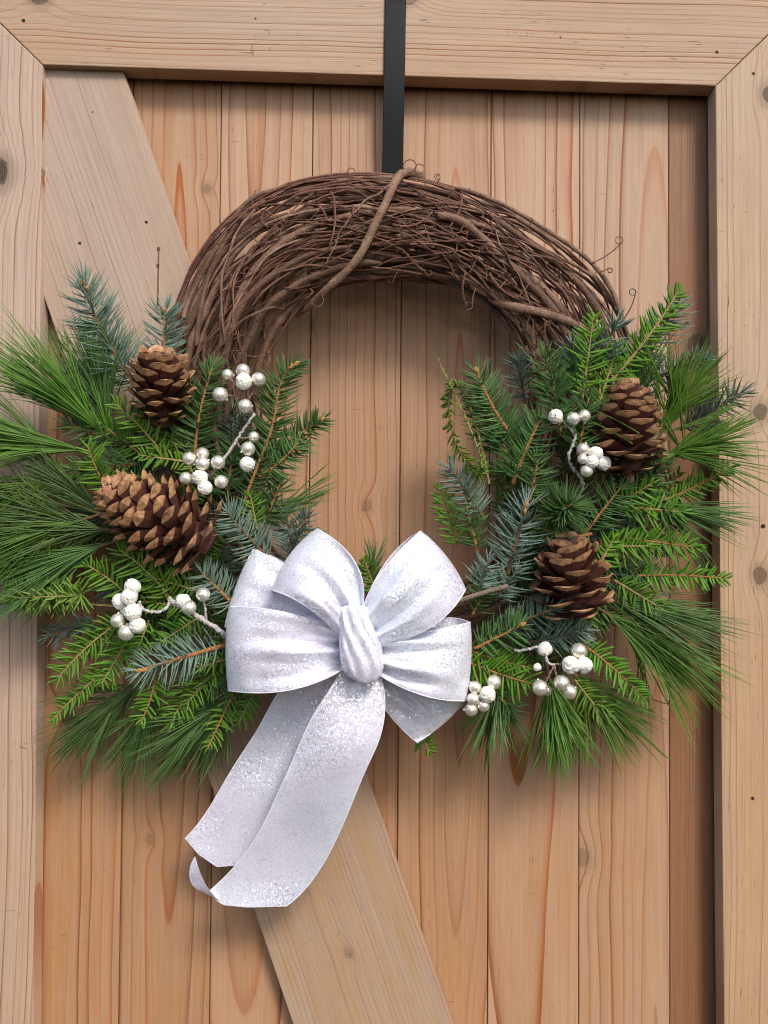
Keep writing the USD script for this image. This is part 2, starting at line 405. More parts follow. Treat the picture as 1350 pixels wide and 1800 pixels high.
for i in range(nr - 1):
    for j in range(ns):
        F += [[i * ns + j, (i + 1) * ns + j, (i + 1) * ns + (j + 1) % ns], [i * ns + j, (i + 1) * ns + (j + 1) % ns, i * ns + (j + 1) % ns]]
for j in range(1, ns - 1):
    F += [[(nr - 1) * ns, (nr - 1) * ns + j + 1, (nr - 1) * ns + j]]
V = rings.reshape(-1, 3)
nback = 6 + 8
nf = (nback - 1) * ns * 2
for nm_, ff in (('strap', np.array(F[:nf] + [[0, j, j + 1] for j in range(1, ns - 1)])), ('hook', np.array(F[nf:]))):
    used = np.unique(ff)
    obj(nm_, (V[used], np.searchsorted(used, ff)), metal_m, hang, smooth=35)

# ------------------------------------------------------------------ grapevine ring
def bark(name, c0, c1, c2, seed=0.0):
    g = G()
    pos = g.add('geometry', 'position')
    rnd = g.add('object_info', 'random')
    a = g.noise(pos, 55.0, 4.0, 0.6); b = g.noise(pos, 420.0, 3.0, 0.6)
    col = g.ramp(g.m('add', g.m('multiply', a, 0.75), g.m('multiply', rnd, 0.30)), [(0.2, c0), (0.5, c1), (0.85, c2)])
    col = g.mix(g.rng(b, 0.3, 0.7, 0.5, 0.0), col, (c0[0] * 0.5, c0[1] * 0.5, c0[2] * 0.5))
    bmp = g.add('bump', 'normal', height=g.m('add', g.m('multiply', a, 0.8), b), strength=1.0, distance=0.0014)
    return g.make(name, g.add('principled_bsdf', 'BSDF', base_color=col, roughness=0.62, specular_ior_level=0.35, normal=bmp))


bark_a = bark('vine_bark', (0.055, 0.026, 0.016), (0.170, 0.090, 0.056), (0.40, 0.255, 0.170))
bark_b = bark('vine_bark_red', (0.062, 0.023, 0.015), (0.160, 0.066, 0.043), (0.30, 0.150, 0.100))
CX, CY = 694.0, 728.0
HV = 0.064


def ring_pt(th, u, v):
    """A point in the vine bundle: th round the ring (degrees, 90 = top), u across and v towards the viewer, both -1..1."""
    th = np.asarray(th, float)
    R = 326 + 26 * np.exp(-((th - 128) / 26) ** 2) + 14 * np.exp(-((th - 25) / 22) ** 2)
    T = 90 + 8 * np.exp(-((th - 125) / 30) ** 2) - 12 * np.exp(-((th - 60) / 25) ** 2)
    r = R + u * T
    a = np.radians(th)
    lowk = np.clip((np.abs(th - 92) - 58) / 34, 0, 1)      # the bundle lies flatter where the greens are wired on
    return P(CX + r * np.cos(a), CY - r * np.sin(a), HV - 0.010 * lowk + v * (0.036 - 0.010 * lowk))


wreath = thing('grapevine_wreath', 'round wreath base of twisted brown grapevine hanging on the door', 'wreath')
rng = np.random.default_rng(11)


def vine(th0, th1, u0, v0, rad, mat, wild=1.0, name='vine', sides=9, rough=0.0):
    n = max(12, int(abs(th1 - th0) / 2.6))
    th = np.linspace(th0, th1, n)
    ph = rng.uniform(0, 6.28, 4); w = rng.uniform(0.6, 1.7, 2) / 57.3
    dr, dv = rng.normal(0, 0.30) * wild, rng.normal(0, 0.28) * wild
    u = u0 + dr * (th - th.mean()) / 60 + wild * (0.20 * np.sin(th * w[0] * 1.5 + ph[0]) + 0.05 * np.sin(th * 5 * w[1] + ph[1]))
    v = v0 + dv * (th - th.mean()) / 60 + wild * (0.20 * np.sin(th * w[1] * 1.4 + ph[2]) + 0.06 * np.sin(th * 4.3 * w[0] + ph[3]))
    # little kinks at the nodes
    for c in np.arange(min(th0, th1) + rng.uniform(2, 12), max(th0, th1), rng.uniform(13, 22)):
        u += rng.normal(0, 0.045) * np.maximum(0, 1 - np.abs(th - c) / 9)
    lim = np.maximum(1.0, np.sqrt(u * u + v * v) / 1.04)
    u, v = u / lim, v / lim
    pts = ring_pt(th, u, v)
    s = np.r_[0, np.cumsum(np.linalg.norm(np.diff(pts, axis=0), axis=1))]
    rr = rad * (1 - 0.30 * np.linspace(0, 1, n)) * (1 + 0.06 * rng.normal(size=n))
    step = rng.uniform(0.055, 0.095)
    rr = rr * (1 + 0.32 * np.exp(-(((s + rng.uniform(0, step)) % step - step / 2) / 0.004) ** 2))
    ridge = None
    if rough:
        ridge = 1 + rough * rng.uniform(-1, 1, (n, sides))
    rr[-3:] *= [0.9, 0.75, 0.5]
    return obj(name, tube(pts, rr, sides, ridge=ridge), mat, wreath, smooth=True), pts


tips = []
for i in range(118):
    q = math.sqrt(rng.uniform(0.02, 1)); a = rng.uniform(0, 6.283)
    u0, v0 = q * math.cos(a), q * math.sin(a)
    if i < 70:
        mid, span = rng.uniform(40, 140), rng.uniform(75, 170)
    else:
        mid, span = rng.uniform(-10, 190), rng.uniform(60, 120)
    k = rng.uniform()
    rad = 0.0010 + 0.0026 * k ** 2.0
    th0, th1 = mid - span / 2, mid + span / 2
    th0, th1 = max(th0, -28), min(th1, 208)
    if rng.uniform() < 0.5:
        th0, th1 = th1, th0
    _, p_ = vine(th0, th1, u0, v0, rad, bark_b if k < 0.6 else bark_a, 1.15 if rad > .0022 else 1.7, rough=0.17 if rad > .0016 else 0)
    tips.append(p_)
for (a, b, u0, v0, rad, rough) in [(170, 60, 0.1, 0.9, .0042, .08), (185, 95, -0.55, 0.7, .0046, .08), (20, 120, 0.15, 0.85, .0048, 0), (2, 100, -0.9, 0.25, .0040, .1), (190, 110, 0.45, 0.72, .0046, .16), (160, 118, 0.62, 0.55, .004, .2),
                                  (180, 105, -0.2, 0.95, .0044, .1), (15, 85, 0.6, 0.6, .0042, .0), (-8, 62, 0.1, 0.95, .0046, .0), (175, 70, -0.95, 0.1, .004, .1), (10, 75, -0.45, 0.8, .0042, .1)]:
    vine(a, b, u0, v0, rad, bark_a, 0.5, rough=rough)
# thin runners that cut across the bundle
for i in range(38):
    c_ = rng.uniform(20, 165); sp_ = rng.uniform(14, 34); n_ = 16
    th_ = np.linspace(c_ - sp_, c_ + sp_, n_)
    ua, ub = rng.uniform(-0.95, 0.95, 2)
    if abs(ua - ub) < 0.5:
        ub = -ub if abs(ua + ub) > 0.3 else ub + 0.8
    u_ = np.clip(ua + (ub - ua) * np.linspace(0, 1, n_) + 0.07 * np.sin(np.linspace(0, rng.uniform(4, 9), n_)), -1.05, 1.05)
    v_ = np.sqrt(np.maximum(0.03, 1.08 - u_ ** 2)) * rng.uniform(0.92, 1.12)
    pts_ = ring_pt(th_, u_, v_) + rng.normal(0, 0.0009, (n_, 3))
    r_ = rng.uniform(0.0007, 0.0016)
    obj('vine', tube(bez(pts_, 34), r_ * np.linspace(1.1, 0.55, 34) * (1 + 0.1 * rng.normal(size=34)), 7), bark_b if rng.uniform() < .6 else bark_a, wreath, smooth=True)
# lower half of the ring, behind the greens and the bow
for i in range(16):
    q = math.sqrt(rng.uniform(0.02, 1)); a = rng.uniform(0, 6.283)
    mid = 270 + rng.uniform(-40, 40)
    vine(mid - 62, mid + 62, 0.35 + q * math.cos(a) * 0.5, q * math.sin(a) * 0.7 - 0.3, 0.0032, bark_a, 0.6)


def free_vine(pts, rad, mat, name='vine', n=None, sides=7):
    w = np.array([P(*p) for p in pts])
    n = n or max(10, len(pts) * 8)
    c = bez(w, n)
    r = rad * (1 - 0.25 * np.linspace(0, 1, n)) * (1 + 0.05 * rng.normal(size=n))
    return obj(name, tube(c, r, sides), mat, wreath, smooth=True)


# the binding vine that crosses the front of the ring, and a stout one at the lower right
tag(free_vine([(742, 312, .050), (722, 303, .072), (702, 309, .092), (683, 346, .104), (664, 385, .107), (645, 425, .107), (630, 452, .106), (600, 485, .100), (574, 508, .090), (552, 530, .075), (520, 552, .05)], 0.0052, bark_a, 'vine', 60, 10), label='thick vine wrapped diagonally across the front of the ring')
free_vine([(862, 520, .075), (905, 540, .096), (960, 552, .102), (1010, 570, .098), (1060, 590, .09)], 0.0058, bark_a, 'vine', 40, 10)
free_vine([(770, 380, .100), (812, 390, .103), (850, 420, .102), (900, 470, .098), (945, 520, .094)], 0.005, bark_a)
free_vine([(322, 560, .08), (345, 500, .07), (385, 430, .07), (450, 345, .07), (480, 335, .07), (580, 318, .075), (690, 312, .08)], 0.0030, bark_a, 'vine', 40)
free_vine([(1096, 575, .07), (1075, 510, .07), (1040, 462, .072), (985, 420, .072), (900, 368, .075), (800, 330, .08)], 0.0030, bark_a, 'vine', 40)


def twig(p, h, q, hq, rad=0.0011, jit=8):
    h, hq = h - 0.018, hq - 0.018
    mid = [(p[0] + q[0]) / 2 + rng.normal(0, jit), (p[1] + q[1]) / 2 + rng.normal(0, jit), (h + hq) / 2]
    c = bez(np.array([P(*p, h), P(*mid), P(*q, hq)]), 12)
    obj('side_twig', tube(c, rad * np.linspace(1, 0.7, 12), 6), bark_b, wreath, smooth=True)


for a in [((450, 335), .08, (466, 372), .11), ((466, 372), .11, (472, 400), .12), ((572, 330), .10, (588, 362), .122), ((588, 362), .122, (580, 430), .124), ((545, 360), .11, (575, 388), .124), ((575, 388), .124, (612, 395), .118),
          ((620, 360), .12, (615, 385), .125), ((500, 505), .115, (545, 500), .12), ((545, 508), .118, (536, 525), .118), ((826, 332), .09, (812, 352), .11), ((812, 352), .11, (790, 400), .122), ((790, 400), .12, (800, 450), .12),
          ((845, 430), .12, (825, 480), .118), ((818, 480), .115, (822, 540), .10), ((950, 440), .09, (920, 470), .11), ((930, 470), .11, (880, 505), .118), ((860, 480), .118, (930, 530), .118), ((900, 450), .115, (960, 500), .115),
          ((410, 545), .115, (420, 590), .118), ((392, 480), .11, (410, 505), .118), ((410, 505), .118, (430, 510), .118), ((745, 360), .12, (850, 375), .12), ((985, 465), .1, (1010, 520), .112), ((688, 470), .12, (770, 452), .12),
          ((690, 395), .122, (760, 372), .122), ((720, 430), .122, (800, 440), .122), ((655, 470), .121, (740, 482), .117), ((620, 440), .123, (560, 470), .121)]:
    twig(*a, rad=rng.uniform(0.0008, 0.0017))


def tendril(x, y, h, ang, length, turns, r0, name='tendril'):
    """A dry tendril: a short run that ends in a coil. Pixels; ang in degrees from the x axis, up positive."""
    n = 46
    t = np.linspace(0, 1, n)
    straight = np.clip(t / 0.45, 0, 1); coil = np.clip((t - 0.45) / 0.55, 0, 1)
    A = math.radians(ang)
    d, p = np.array([math.cos(A), -math.sin(A)]), np.array([math.sin(A), math.cos(A)])
    ph = coil * turns * 2 * np.pi
    rr = r0 * (1 - 0.45 * coil)
    ox = np.sin(ph) * rr; oy = (1 - np.cos(ph)) * rr * (1 if rng.uniform() < 0.5 else -1)
    xy = np.array([x, y]) + (straight * length + ox)[:, None] * d + (oy + 0.06 * length * np.sin(straight * 3))[:, None] * p
    hh = h + 0.010 * np.sin(ph * 0.5 + rng.uniform(0, 6)) * coil + 0.006 * t
    obj(name, tube(P(xy[:, 0], xy[:, 1], hh), 0.00062 * np.linspace(1.3, 0.7, n), 5), bark_b, wreath, smooth=True)


tendril(706, 306, .09, 80, 14, 0.75, 16); tendril(736, 318, .09, 110, 18, 0.9, 11); tendril(612, 322, .09, 95, 18, 0.6, 10); tendril(1042, 462, .075, 35, 60, 1.1, 8)
tendril(1046, 480, .08, 20, 26, 1.3, 5); tendril(1097, 560, .08, 66, 48, 1.1, 7); tendril(566, 512, .09, -80, 14, 0.9, 13); tendril(768, 322, .09, 60, 10, 1.6, 6)
for i in range(58):
    th = rng.uniform(15, 168); u = rng.uniform(-0.9, 0.9); v = math.sqrt(max(0, 1 - u * u)) * rng.uniform(0.75, 1.08)
    q = ring_pt(th, u, v)
    R = 326 + u * 80
    tendril(CX + R * math.cos(math.radians(th)), CY - R * math.sin(math.radians(th)), HV + 0.036 * v + 0.004, rng.uniform(0, 360), rng.uniform(8, 46), rng.uniform(0.15, 1.0) ** 1.3 * 1.3, rng.uniform(3.5, 8.5))

# ------------------------------------------------------------------ needles
def leaf_mat(name, c0, c1, c2, trans=0.32, rough=0.42, spec=0.4):
    g = G()
    r = g.add('geometry', 'random_per_island')
    o = g.add('object_info', 'random')
    pos = g.add('geometry', 'position')
    a = g.noise(pos, 30.0, 2.0)
    col = g.ramp(g.m('add', g.m('multiply', r, 0.6), g.m('multiply', a, 0.4)), [(0.1, c0), (0.5, c1), (0.9, c2)])
    col = g.mix(g.m('multiply', g.m('greater_than', r, 0.965), 0.8), col, (0.30, 0.17, 0.05))
    col = g.add('hsv', 'color', hue=g.rng(o, 0, 1, 0.488, 0.508), saturation=1.0, value=g.rng(o, 0, 1, 0.92, 1.38), fac=1.0, color=col)
    p = g.add('principled_bsdf', 'BSDF', base_color=col, roughness=rough, specular_ior_level=spec)
    t = g.add('translucent_bsdf', 'BSDF', color=g.mix(0.5, col, (0.16, 0.30, 0.03)))
    return g.make(name, g.add('mix_closure', 'closure', fac=trans, closure1=p, closure2=t))


NM = {
    'S': leaf_mat('spruce_needle', (0.068, 0.143, 0.043), (0.135, 0.260, 0.076), (0.254, 0.390, 0.139)),
    'B': leaf_mat('blue_spruce_needle', (0.132, 0.202, 0.154), (0.248, 0.337, 0.275), (0.385, 0.471, 0.407), trans=0.15),
    'D': leaf_mat('dusky_blue_needle', (0.092, 0.138, 0.106), (0.171, 0.236, 0.186), (0.289, 0.361, 0.294), trans=0.15),
    'F': leaf_mat('fir_needle', (0.074, 0.183, 0.016), (0.166, 0.337, 0.036), (0.323, 0.534, 0.083), rough=0.35),
    'Y': leaf_mat('young_fir_needle', (0.121, 0.230, 0.031), (0.230, 0.375, 0.061), (0.351, 0.508, 0.109), rough=0.38),
    'P': leaf_mat('pine_needle', (0.075, 0.172, 0.021), (0.172, 0.317, 0.047), (0.389, 0.550, 0.125), rough=0.33),
    'Q': leaf_mat('dull_pine_needle', (0.073, 0.149, 0.041), (0.154, 0.261, 0.077), (0.324, 0.448, 0.172), rough=0.35),
}


def stem_mat(name, a, b):
    g = G()
    pos = g.add('geometry', 'position')
    n = g.noise(pos, 350.0, 3.0, 0.6)
    bmp = g.add('bump', 'normal', height=n, strength=1.0, distance=0.0012)
    return g.make(name, g.add('principled_bsdf', 'BSDF', base_color=g.mix(g.rng(n, 0.3, 0.7, 0, 1), a, b), roughness=0.65, specular_ior_level=0.3, normal=bmp))


stem_or = stem_mat('orange_stem', (0.20, 0.075, 0.025), (0.42, 0.20, 0.075))
stem_br = stem_mat('brown_stem', (0.085, 0.040, 0.022), (0.19, 0.10, 0.055))
stem_gr = stem_mat('green_stem', (0.22, 0.17, 0.055), (0.36, 0.26, 0.10))
bud_m = stem_mat('bud_scale', (0.26, 0.11, 0.03), (0.48, 0.25, 0.09))


def blades(base, d, side, L, w, th, bendv, prof, taper0=0.6):
    """N little needles at once: each a flattened four-sided spindle along its own curve."""
    N = len(base); K = len(prof)
    s = np.linspace(0, 1, K)
    c = base[:, None] + (d * L[:, None])[:, None] * s[None, :, None] + bendv[:, None] * (s ** 2)[None, :, None]
    tan = d[:, None] * L[:, None, None] + 2 * bendv[:, None] * s[None, :, None]
    tan /= np.linalg.norm(tan, axis=2, keepdims=True)
    sd_ = side[:, None] - tan * (side[:, None] * tan).sum(2, keepdims=True)
    sd_ /= np.maximum(np.linalg.norm(sd_, axis=2, keepdims=True), 1e-9)
    nm = np.cross(tan, sd_)
    pw_ = np.asarray(prof)[None, :, None] * w[:, None, None]
    pt = np.asarray(prof)[None, :, None] * th[:, None, None]
    V = np.stack([c + sd_ * pw_, c + nm * pt, c - sd_ * pw_, c - nm * pt], 2).reshape(N, -1, 3)
    F = []
    for i in range(K - 1):
        for j in range(4):
            a, b = i * 4 + j, i * 4 + (j + 1) % 4
            F += [[a, b, b + 4], [a, b + 4, a + 4]]
    F = np.array(F)
    return V.reshape(-1, 3), (F[None] + (np.arange(N) * K * 4)[:, None, None]).reshape(-1, 3)


VIEW = np.array([0, -1.0, 0])
WORDS = {'S': 'spruce_sprig', 'B': 'spruce_sprig', 'D': 'spruce_sprig', 'F': 'fir_sprig', 'Y': 'fir_sprig', 'P': 'pine_sprig', 'Q': 'pine_sprig'}


def bud(c, d, r, parent):
    m_ = trimesh.creation.icosphere(2, 1.0)
    v = np.array(m_.vertices)
    v = v * (1 + 0.10 * np.sin(v[:, 2:3] * 14)) * [0.72, 0.72, 1.25]
    v[:, :2] *= (1 - 0.35 * np.clip(v[:, 2:3], 0, 2))
    R = trimesh.geometry.align_vectors([0, 0, 1], d)[:3, :3]
    obj('bud', (v * r @ R.T + c, np.array(m_.faces)), bud_m, parent, smooth=True)


def sprig(kind, tip, base, ht, hb, label, bend=0.0, nl=None, dens=1.0, stem=None, buds=0, group=None, bare=0.06, part_front=0.0, via=None, spread=None, rot=0.0, srad=None, lift=0.0):
    """One evergreen sprig. tip and base in photo pixels with their heights ht, hb in front of the boards."""
    t = thing(WORDS[kind], label, 'evergreen sprig', group)
    b, e = np.array(base, float), np.array(tip, float)
    ax = e - b
    perp = np.array([-ax[1], ax[0]])
    if via is None:
        m1 = b + ax * 0.5 + perp * bend
        way = [P(*b, hb), P(*m1, (hb + ht) / 2 + lift), P(*e, ht)]
    else:
        hs = np.linspace(hb, ht, len(via) + 2)
        way = [P(*b, hb)] + [P(*q, hs[i + 1]) for i, q in enumerate(via)] + [P(*e, ht)]
    C = bez(np.array(way), 40)
    s = np.r_[0, np.cumsum(np.linalg.norm(np.diff(C, axis=0), axis=1))]
    total = s[-1]; px = total / MM
    T = np.gradient(C, axis=0); T /= np.linalg.norm(T, axis=1, keepdims=True)
    flat = kind in 'FY'; pine = kind in 'PQ'
    sr = srad or (0.0011 if flat else 0.0016 if not pine else 0.0017)
    sm = {'o': stem_or, 'b': stem_br, 'g': stem_gr}[stem or ('g' if flat else 'b' if pine or kind in 'BD' else 'o')]
    if not pine:
        obj('stem', tube(C, sr * np.linspace(1.25, 0.6, 40), 7), sm, t, smooth=True)
    else:
        obj('stem', tube(C[:30], sr * np.linspace(1.2, 0.7, 30), 7), sm, t, smooth=True)

    def frame(u):
        i = np.clip(u, 0, 1) * 39
        i0 = np.minimum(i.astype(int), 38); f = (i - i0)[:, None]
        p = C[i0] * (1 - f) + C[i0 + 1] * f
        tt = T[i0] * (1 - f) + T[i0 + 1] * f
        tt /= np.linalg.norm(tt, axis=1, keepdims=True)
        vv = VIEW - tt * (tt @ VIEW)[:, None]; vv /= np.maximum(np.linalg.norm(vv, axis=1, keepdims=True), 1e-6)
        ss = np.cross(tt, vv)
        if rot:
            c_, s_ = math.cos(math.radians(rot)), math.sin(math.radians(rot))
            vv, ss = vv * c_ + ss * s_, ss * c_ - vv * s_
        return p, tt, vv, ss

    if flat:
        nl = nl or 34
        n = int(px / 2.8 * dens)
        u = np.clip(np.linspace(bare, 1.0, n) + rng.normal(0, 0.35 / n, n), 0, 1)
        p, tt, vv, ss = frame(u)
        sgn = np.where(np.arange(n) % 2, 1.0, -1.0)
        eps = np.radians(rng.normal(10, 20, n))
        al = np.radians(np.interp(u, [0, 0.8, 0.95, 1.0], [72, 66, 48, 22]) + rng.normal(0, 9, n))
        lat = ss * (sgn * np.cos(eps))[:, None] + vv * np.sin(eps)[:, None]
        d = tt * np.cos(al)[:, None] + lat * np.sin(al)[:, None]
        L = nl * MM * np.interp(u, [0, 0.25, 0.7, 1.0], [0.8, 1.05, 0.95, 0.5]) * rng.uniform(0.72, 1.14, n) * np.where(rng.uniform(size=n) < 0.06, 0.25, 1)
        w = np.full(n, 0.0015) * rng.uniform(0.85, 1.15, n)
        bendv = tt * (L * 0.14)[:, None] + rng.normal(0, 0.0018, (n, 3))
        flatside = np.cross(d, vv)
        V, F = blades(p, d, flatside, L, w, w * 0.34, bendv, [0.45, 0.95, 1.0, 0.85, 0.12])
    elif not pine:
        nl = nl or 44
        n = int(px * 1.05 * dens)
        u = rng.uniform(bare, 1.0, n) ** 0.96
        p, tt, vv, ss = frame(u)
        phi = rng.uniform(0, 2 * np.pi, n)
        front = np.sin(phi) > 0.45
        flip = front & (rng.uniform(size=n) < part_front)
        phi = np.where(flip, rng.normal(0, 0.35, n) + np.where(rng.uniform(size=n) < 0.5, 0, np.pi), phi)
        al = np.radians(np.interp(u, [0, 0.75, 0.93, 1.0], [76, 68, 54, 20]) + rng.normal(0, 6, n))
        lat = ss * np.cos(phi)[:, None] + vv * np.sin(phi)[:, None]
        d = tt * np.cos(al)[:, None] + lat * np.sin(al)[:, None]
        L = nl * MM * np.interp(u, [0, 0.3, 0.85, 1.0], [0.9, 1.05, 0.95, 0.6]) * rng.uniform(0.75, 1.12, n)
        w = np.full(n, 0.0010) * rng.uniform(0.85, 1.2, n)
        bendv = tt * (L * 0.15)[:, None] + rng.normal(0, 0.0010, (n, 3))
        V, F = blades(p, d, np.cross(d, rng.normal(size=(n, 3))), L, w, w * 0.8, bendv, [0.8, 1.0, 0.95, 0.7, 0.10])
    else:
        nl = nl or 190
        nb = int(30 * dens)
        ub = rng.uniform(0.12, 0.74, nb) ** 0.8
        p, tt, vv, ss = frame(ub)
        sp = spread or 30
        phi = rng.uniform(0, 2 * np.pi, nb)
        al = np.radians(np.abs(rng.normal(0.0, sp * 0.72, nb)) + 5)
        lat = ss * np.cos(phi)[:, None] + vv * np.sin(phi)[:, None] * 0.6
        d0_ = tt * np.cos(al)[:, None] + lat * np.sin(al)[:, None]
        k = 5
        d = np.repeat(d0_, k, 0) + rng.normal(0, 0.062, (nb * k, 3)); d /= np.linalg.norm(d, axis=1, keepdims=True)
        n = nb * k
        L = nl * MM * np.repeat(rng.uniform(0.72, 1.08, nb), k) * rng.uniform(0.88, 1.06, n)
        w = np.full(n, 0.00070) * rng.uniform(0.8, 1.25, n)
        bendv = np.array([0, 0, -1.0]) * (L * rng.uniform(0.02, 0.14, n))[:, None] + np.repeat(rng.normal(0, 0.008, (nb, 3)), k, 0) + rng.normal(0, 0.004, (n, 3))
        V, F = blades(np.repeat(p, k, 0), d, np.cross(d, rng.normal(size=(n, 3))), L, w, w * 0.75, bendv, [0.7, 1.0, 1.0, 0.95, 0.9, 0.75, 0.12])
    nd = obj('needles', (V, F), NM[kind], t, smooth=True)
    tag(nd, kind='stuff')
    for i in range(buds):
        off = rng.normal(0, 0.0022, 3) if i else np.zeros(3)
        dd = T[-1] + rng.normal(0, 0.35, 3) * (i > 0)
        bud(C[-1] + off + T[-1] * (0.001 if i == 0 else -0.004 * i), dd / np.linalg.norm(dd), 0.0036 if i == 0 else 0.0028, t)
    return t


def filler(kinds, centre, outline, n, label, group):
    """Sprigs packed in underneath: rooted on the ring, reaching part of the way to the cluster's outline."""
    outline = np.array(outline, float); c = np.array(centre, float)
    per = len(outline)
    for i in range(n):
        a = (i + rng.uniform(0, 1)) / n * per
        i0 = int(a) % per; f = a - int(a)
        o = outline[i0] * (1 - f) + outline[(i0 + 1) % per] * f
        q = rng.uniform(0.42, 0.86)
        tip = c + (o - c) * q + rng.normal(0, 14, 2)
        bs = c + (o - c) * max(0.02, q - rng.uniform(0.45, 0.6)) + rng.normal(0, 30, 2)
        k = kinds[i % len(kinds)]
        hb = rng.uniform(0.045, 0.075)
        sprig(k, tip, bs, hb + rng.uniform(-0.012, 0.012), hb, label[k], bend=rng.normal(0, 0.06), dens=0.8, group=group[k], nl=None if k not in 'PQ' else 130)


LL = [(300, 610), (420, 640), (520, 700), (545, 800), (525, 900), (520, 980), (470, 1180), (420, 1290), (300, 1310), (200, 1240), (120, 1130), (60, 1000), (40, 870), (70, 740), (170, 660)]
RL = [(1050, 590), (1160, 600), (1230, 720), (1225, 850), (1235, 980), (1215, 1120), (1120, 1230), (1010, 1290), (900, 1290), (830, 1220), (815, 1120), (800, 980), (790, 860), (830, 720), (920, 660)]
filler('SFDSF', (320, 940), LL, 34, dict(S='dark green spruce sprig packed beneath others in the left-hand cluster', F='flat-needled fir sprig packed beneath others in the left-hand cluster', D='dusky blue-green spruce sprig packed beneath others in the left-hand cluster'),
       dict(S='spruce sprigs packed beneath the left cluster', F='fir sprigs packed beneath the left cluster', D='dusky spruce sprigs packed beneath the left cluster'))
filler('SFDSF', (1015, 935), RL, 36, dict(S='dark green spruce sprig packed beneath others in the right-hand cluster', F='flat-needled fir sprig packed beneath others in the right-hand cluster', D='dusky blue-green spruce sprig packed beneath others in the right-hand cluster'),
       dict(S='spruce sprigs packed beneath the right cluster', F='fir sprigs packed beneath the right cluster', D='dusky spruce sprigs packed beneath the right cluster'))

# ---- left cluster, sprig by sprig
sp = sprig
sp('B', (146, 497), (250, 690), .100, .080, 'long blue spruce sprig with brown end buds rising at the upper left corner', bend=-0.05, nl=58, dens=1.15, buds=3, part_front=.5, stem='b', srad=.0022)
sp('B', (289, 545), (287, 670), .095, .080, 'short upright blue spruce sprig above the upper left pine cone', nl=46, buds=3, part_front=.7, stem='o')
sp('D', (118, 648), (190, 720), .06, .06, 'small dusky blue sprig peeping out over the left stile near the pine tuft', nl=40, buds=1)
sp('Q', (155, 610), (205, 800), .085, .075, 'upright dark pine tuft just to the side of the upper left cone', nl=150, spread=26, dens=1.6)
sp('P', (95, 690), (215, 800), .095, .080, 'bright pine spray fanning over the left stile towards the upper edge', nl=205, spread=20, dens=1.5, bend=0.04)
sp('P', (30, 775), (170, 795), .098, .085, 'bright pine spray reaching flat across the left stile below the upper fan', nl=215, spread=22, dens=1.5)
sp('P', (20, 860), (175, 805), .090, .085, 'pale tipped pine needles sweeping down to the left frame edge', nl=200, spread=14, dens=.8, bend=-.05)
sp('F', (203, 710), (292, 808), .118, .100, 'bright fir sprig tucked under the upper left pine cone', bend=.04, nl=34)
sp('F', (155, 785), (200, 870), .112, .100, 'fir sprig with orange stem directly above the large left cone tip', nl=38, bend=-.06, stem='o')
sp('F', (245, 800), (330, 812), .108, .100, 'small fir sprig between the upper left cone and berries', nl=26)
sp('F', (318, 775), (345, 850), .10, .095, 'short fir sprig pointing up beside the left berry bunch', nl=28)
sp('Q', (70, 915), (215, 935), .095, .085, 'dull pine spray spreading left from under the large cone', nl=180, spread=24, dens=1.7)
sp('Q', (100, 985), (225, 945), .093, .085, 'pine spray drooping left below the large cone tip', nl=190, spread=18, dens=1.1)
sp('Q', (120, 860), (215, 925), .090, .085, 'thin pine spray pointing up-left off the large cone tip', nl=140, spread=16, dens=.9)
sp('F', (35, 868), (80, 925), .098, .088, 'small fir tip over the left stile beside the pine sprays', nl=36, bend=.04)
sp('F', (-20, 885), (28, 950), .098, .085, 'bright fir tip cut by the left picture edge', nl=44)
sp('F', (-25, 1030), (95, 925), .100, .088, 'broad fir sprig running out through the left picture edge', nl=42, bend=-.06)
sp('F', (-10, 965), (110, 935), .096, .085, 'fir sprig lying flat behind the broad one at the left picture edge', nl=36, stem='b')
sp('F', (60, 815), (150, 870), .080, .075, 'shaded fir sprig below the pine sweep on the left stile', nl=36)
sp('Y', (0, 1052), (210, 1066), .108, .090, 'long fir sprig with pale stem stretching to the left picture edge', via=[(60, 1044), (130, 1043)], nl=38, stem='g')
sp('F', (150, 992), (238, 1062), .112, .095, 'bright fir sprig pointing at the tip of the big cone from below', nl=36, bend=.05, stem='g')
sp('F', (212, 968), (305, 1060), .116, .100, 'bright fir sprig lying against the underside of the big cone', nl=42, bend=.05, stem='g')
sp('F', (255, 1010), (350, 1040), .108, .095, 'fir sprig between the big cone and the lower left berry twig', nl=36, stem='g')
sp('F', (255, 1057), (330, 1068), .104, .095, 'short fir tip crossing behind the lower left berry stalk', nl=26)
sp('D', (85, 1118), (175, 1092), .062, .065, 'shaded bluish sprig hanging over the left frame edge low down', nl=32, stem='o')
sp('F', (102, 1192), (215, 1090), .100, .085, 'fir sprig slanting down-left under the white berry bunch', nl=36, bend=.04, stem='g')
sp('F', (94, 1264), (205, 1165), .090, .080, 'slender fir sprig with the lowest left tip near the plank knot', nl=26, bend=.03, stem='g')
sp('F', (180, 1200), (228, 1120), .100, .088, 'fir sprig hanging under the white berry bunch', nl=36, stem='g')
sp('F', (235, 1160), (262, 1090), .100, .090, 'short fir sprig beside the white berry bunch pointing down', nl=34, stem='g')
sp('F', (280, 1130), (350, 1085), .098, .09, 'fir sprig under the silver twig at lower left', nl=36)
sp('B', (246, 1178), (402, 1132), .118, .098, 'blue spruce sprig with brown stem and bud pointing left of the bow', nl=46, buds=3, part_front=.75, stem='o', srad=.0024, dens=.95)
sp('F', (247, 1272), (275, 1180), .104, .088, 'fir sprig pointing straight down beneath the brown-stemmed spruce', nl=30, stem='o', bend=-.04)
sp('Q', (175, 1258), (275, 1170), .060, .064, 'pine spray hanging down-left onto the lower left planks', nl=145, spread=30, dens=1.6)
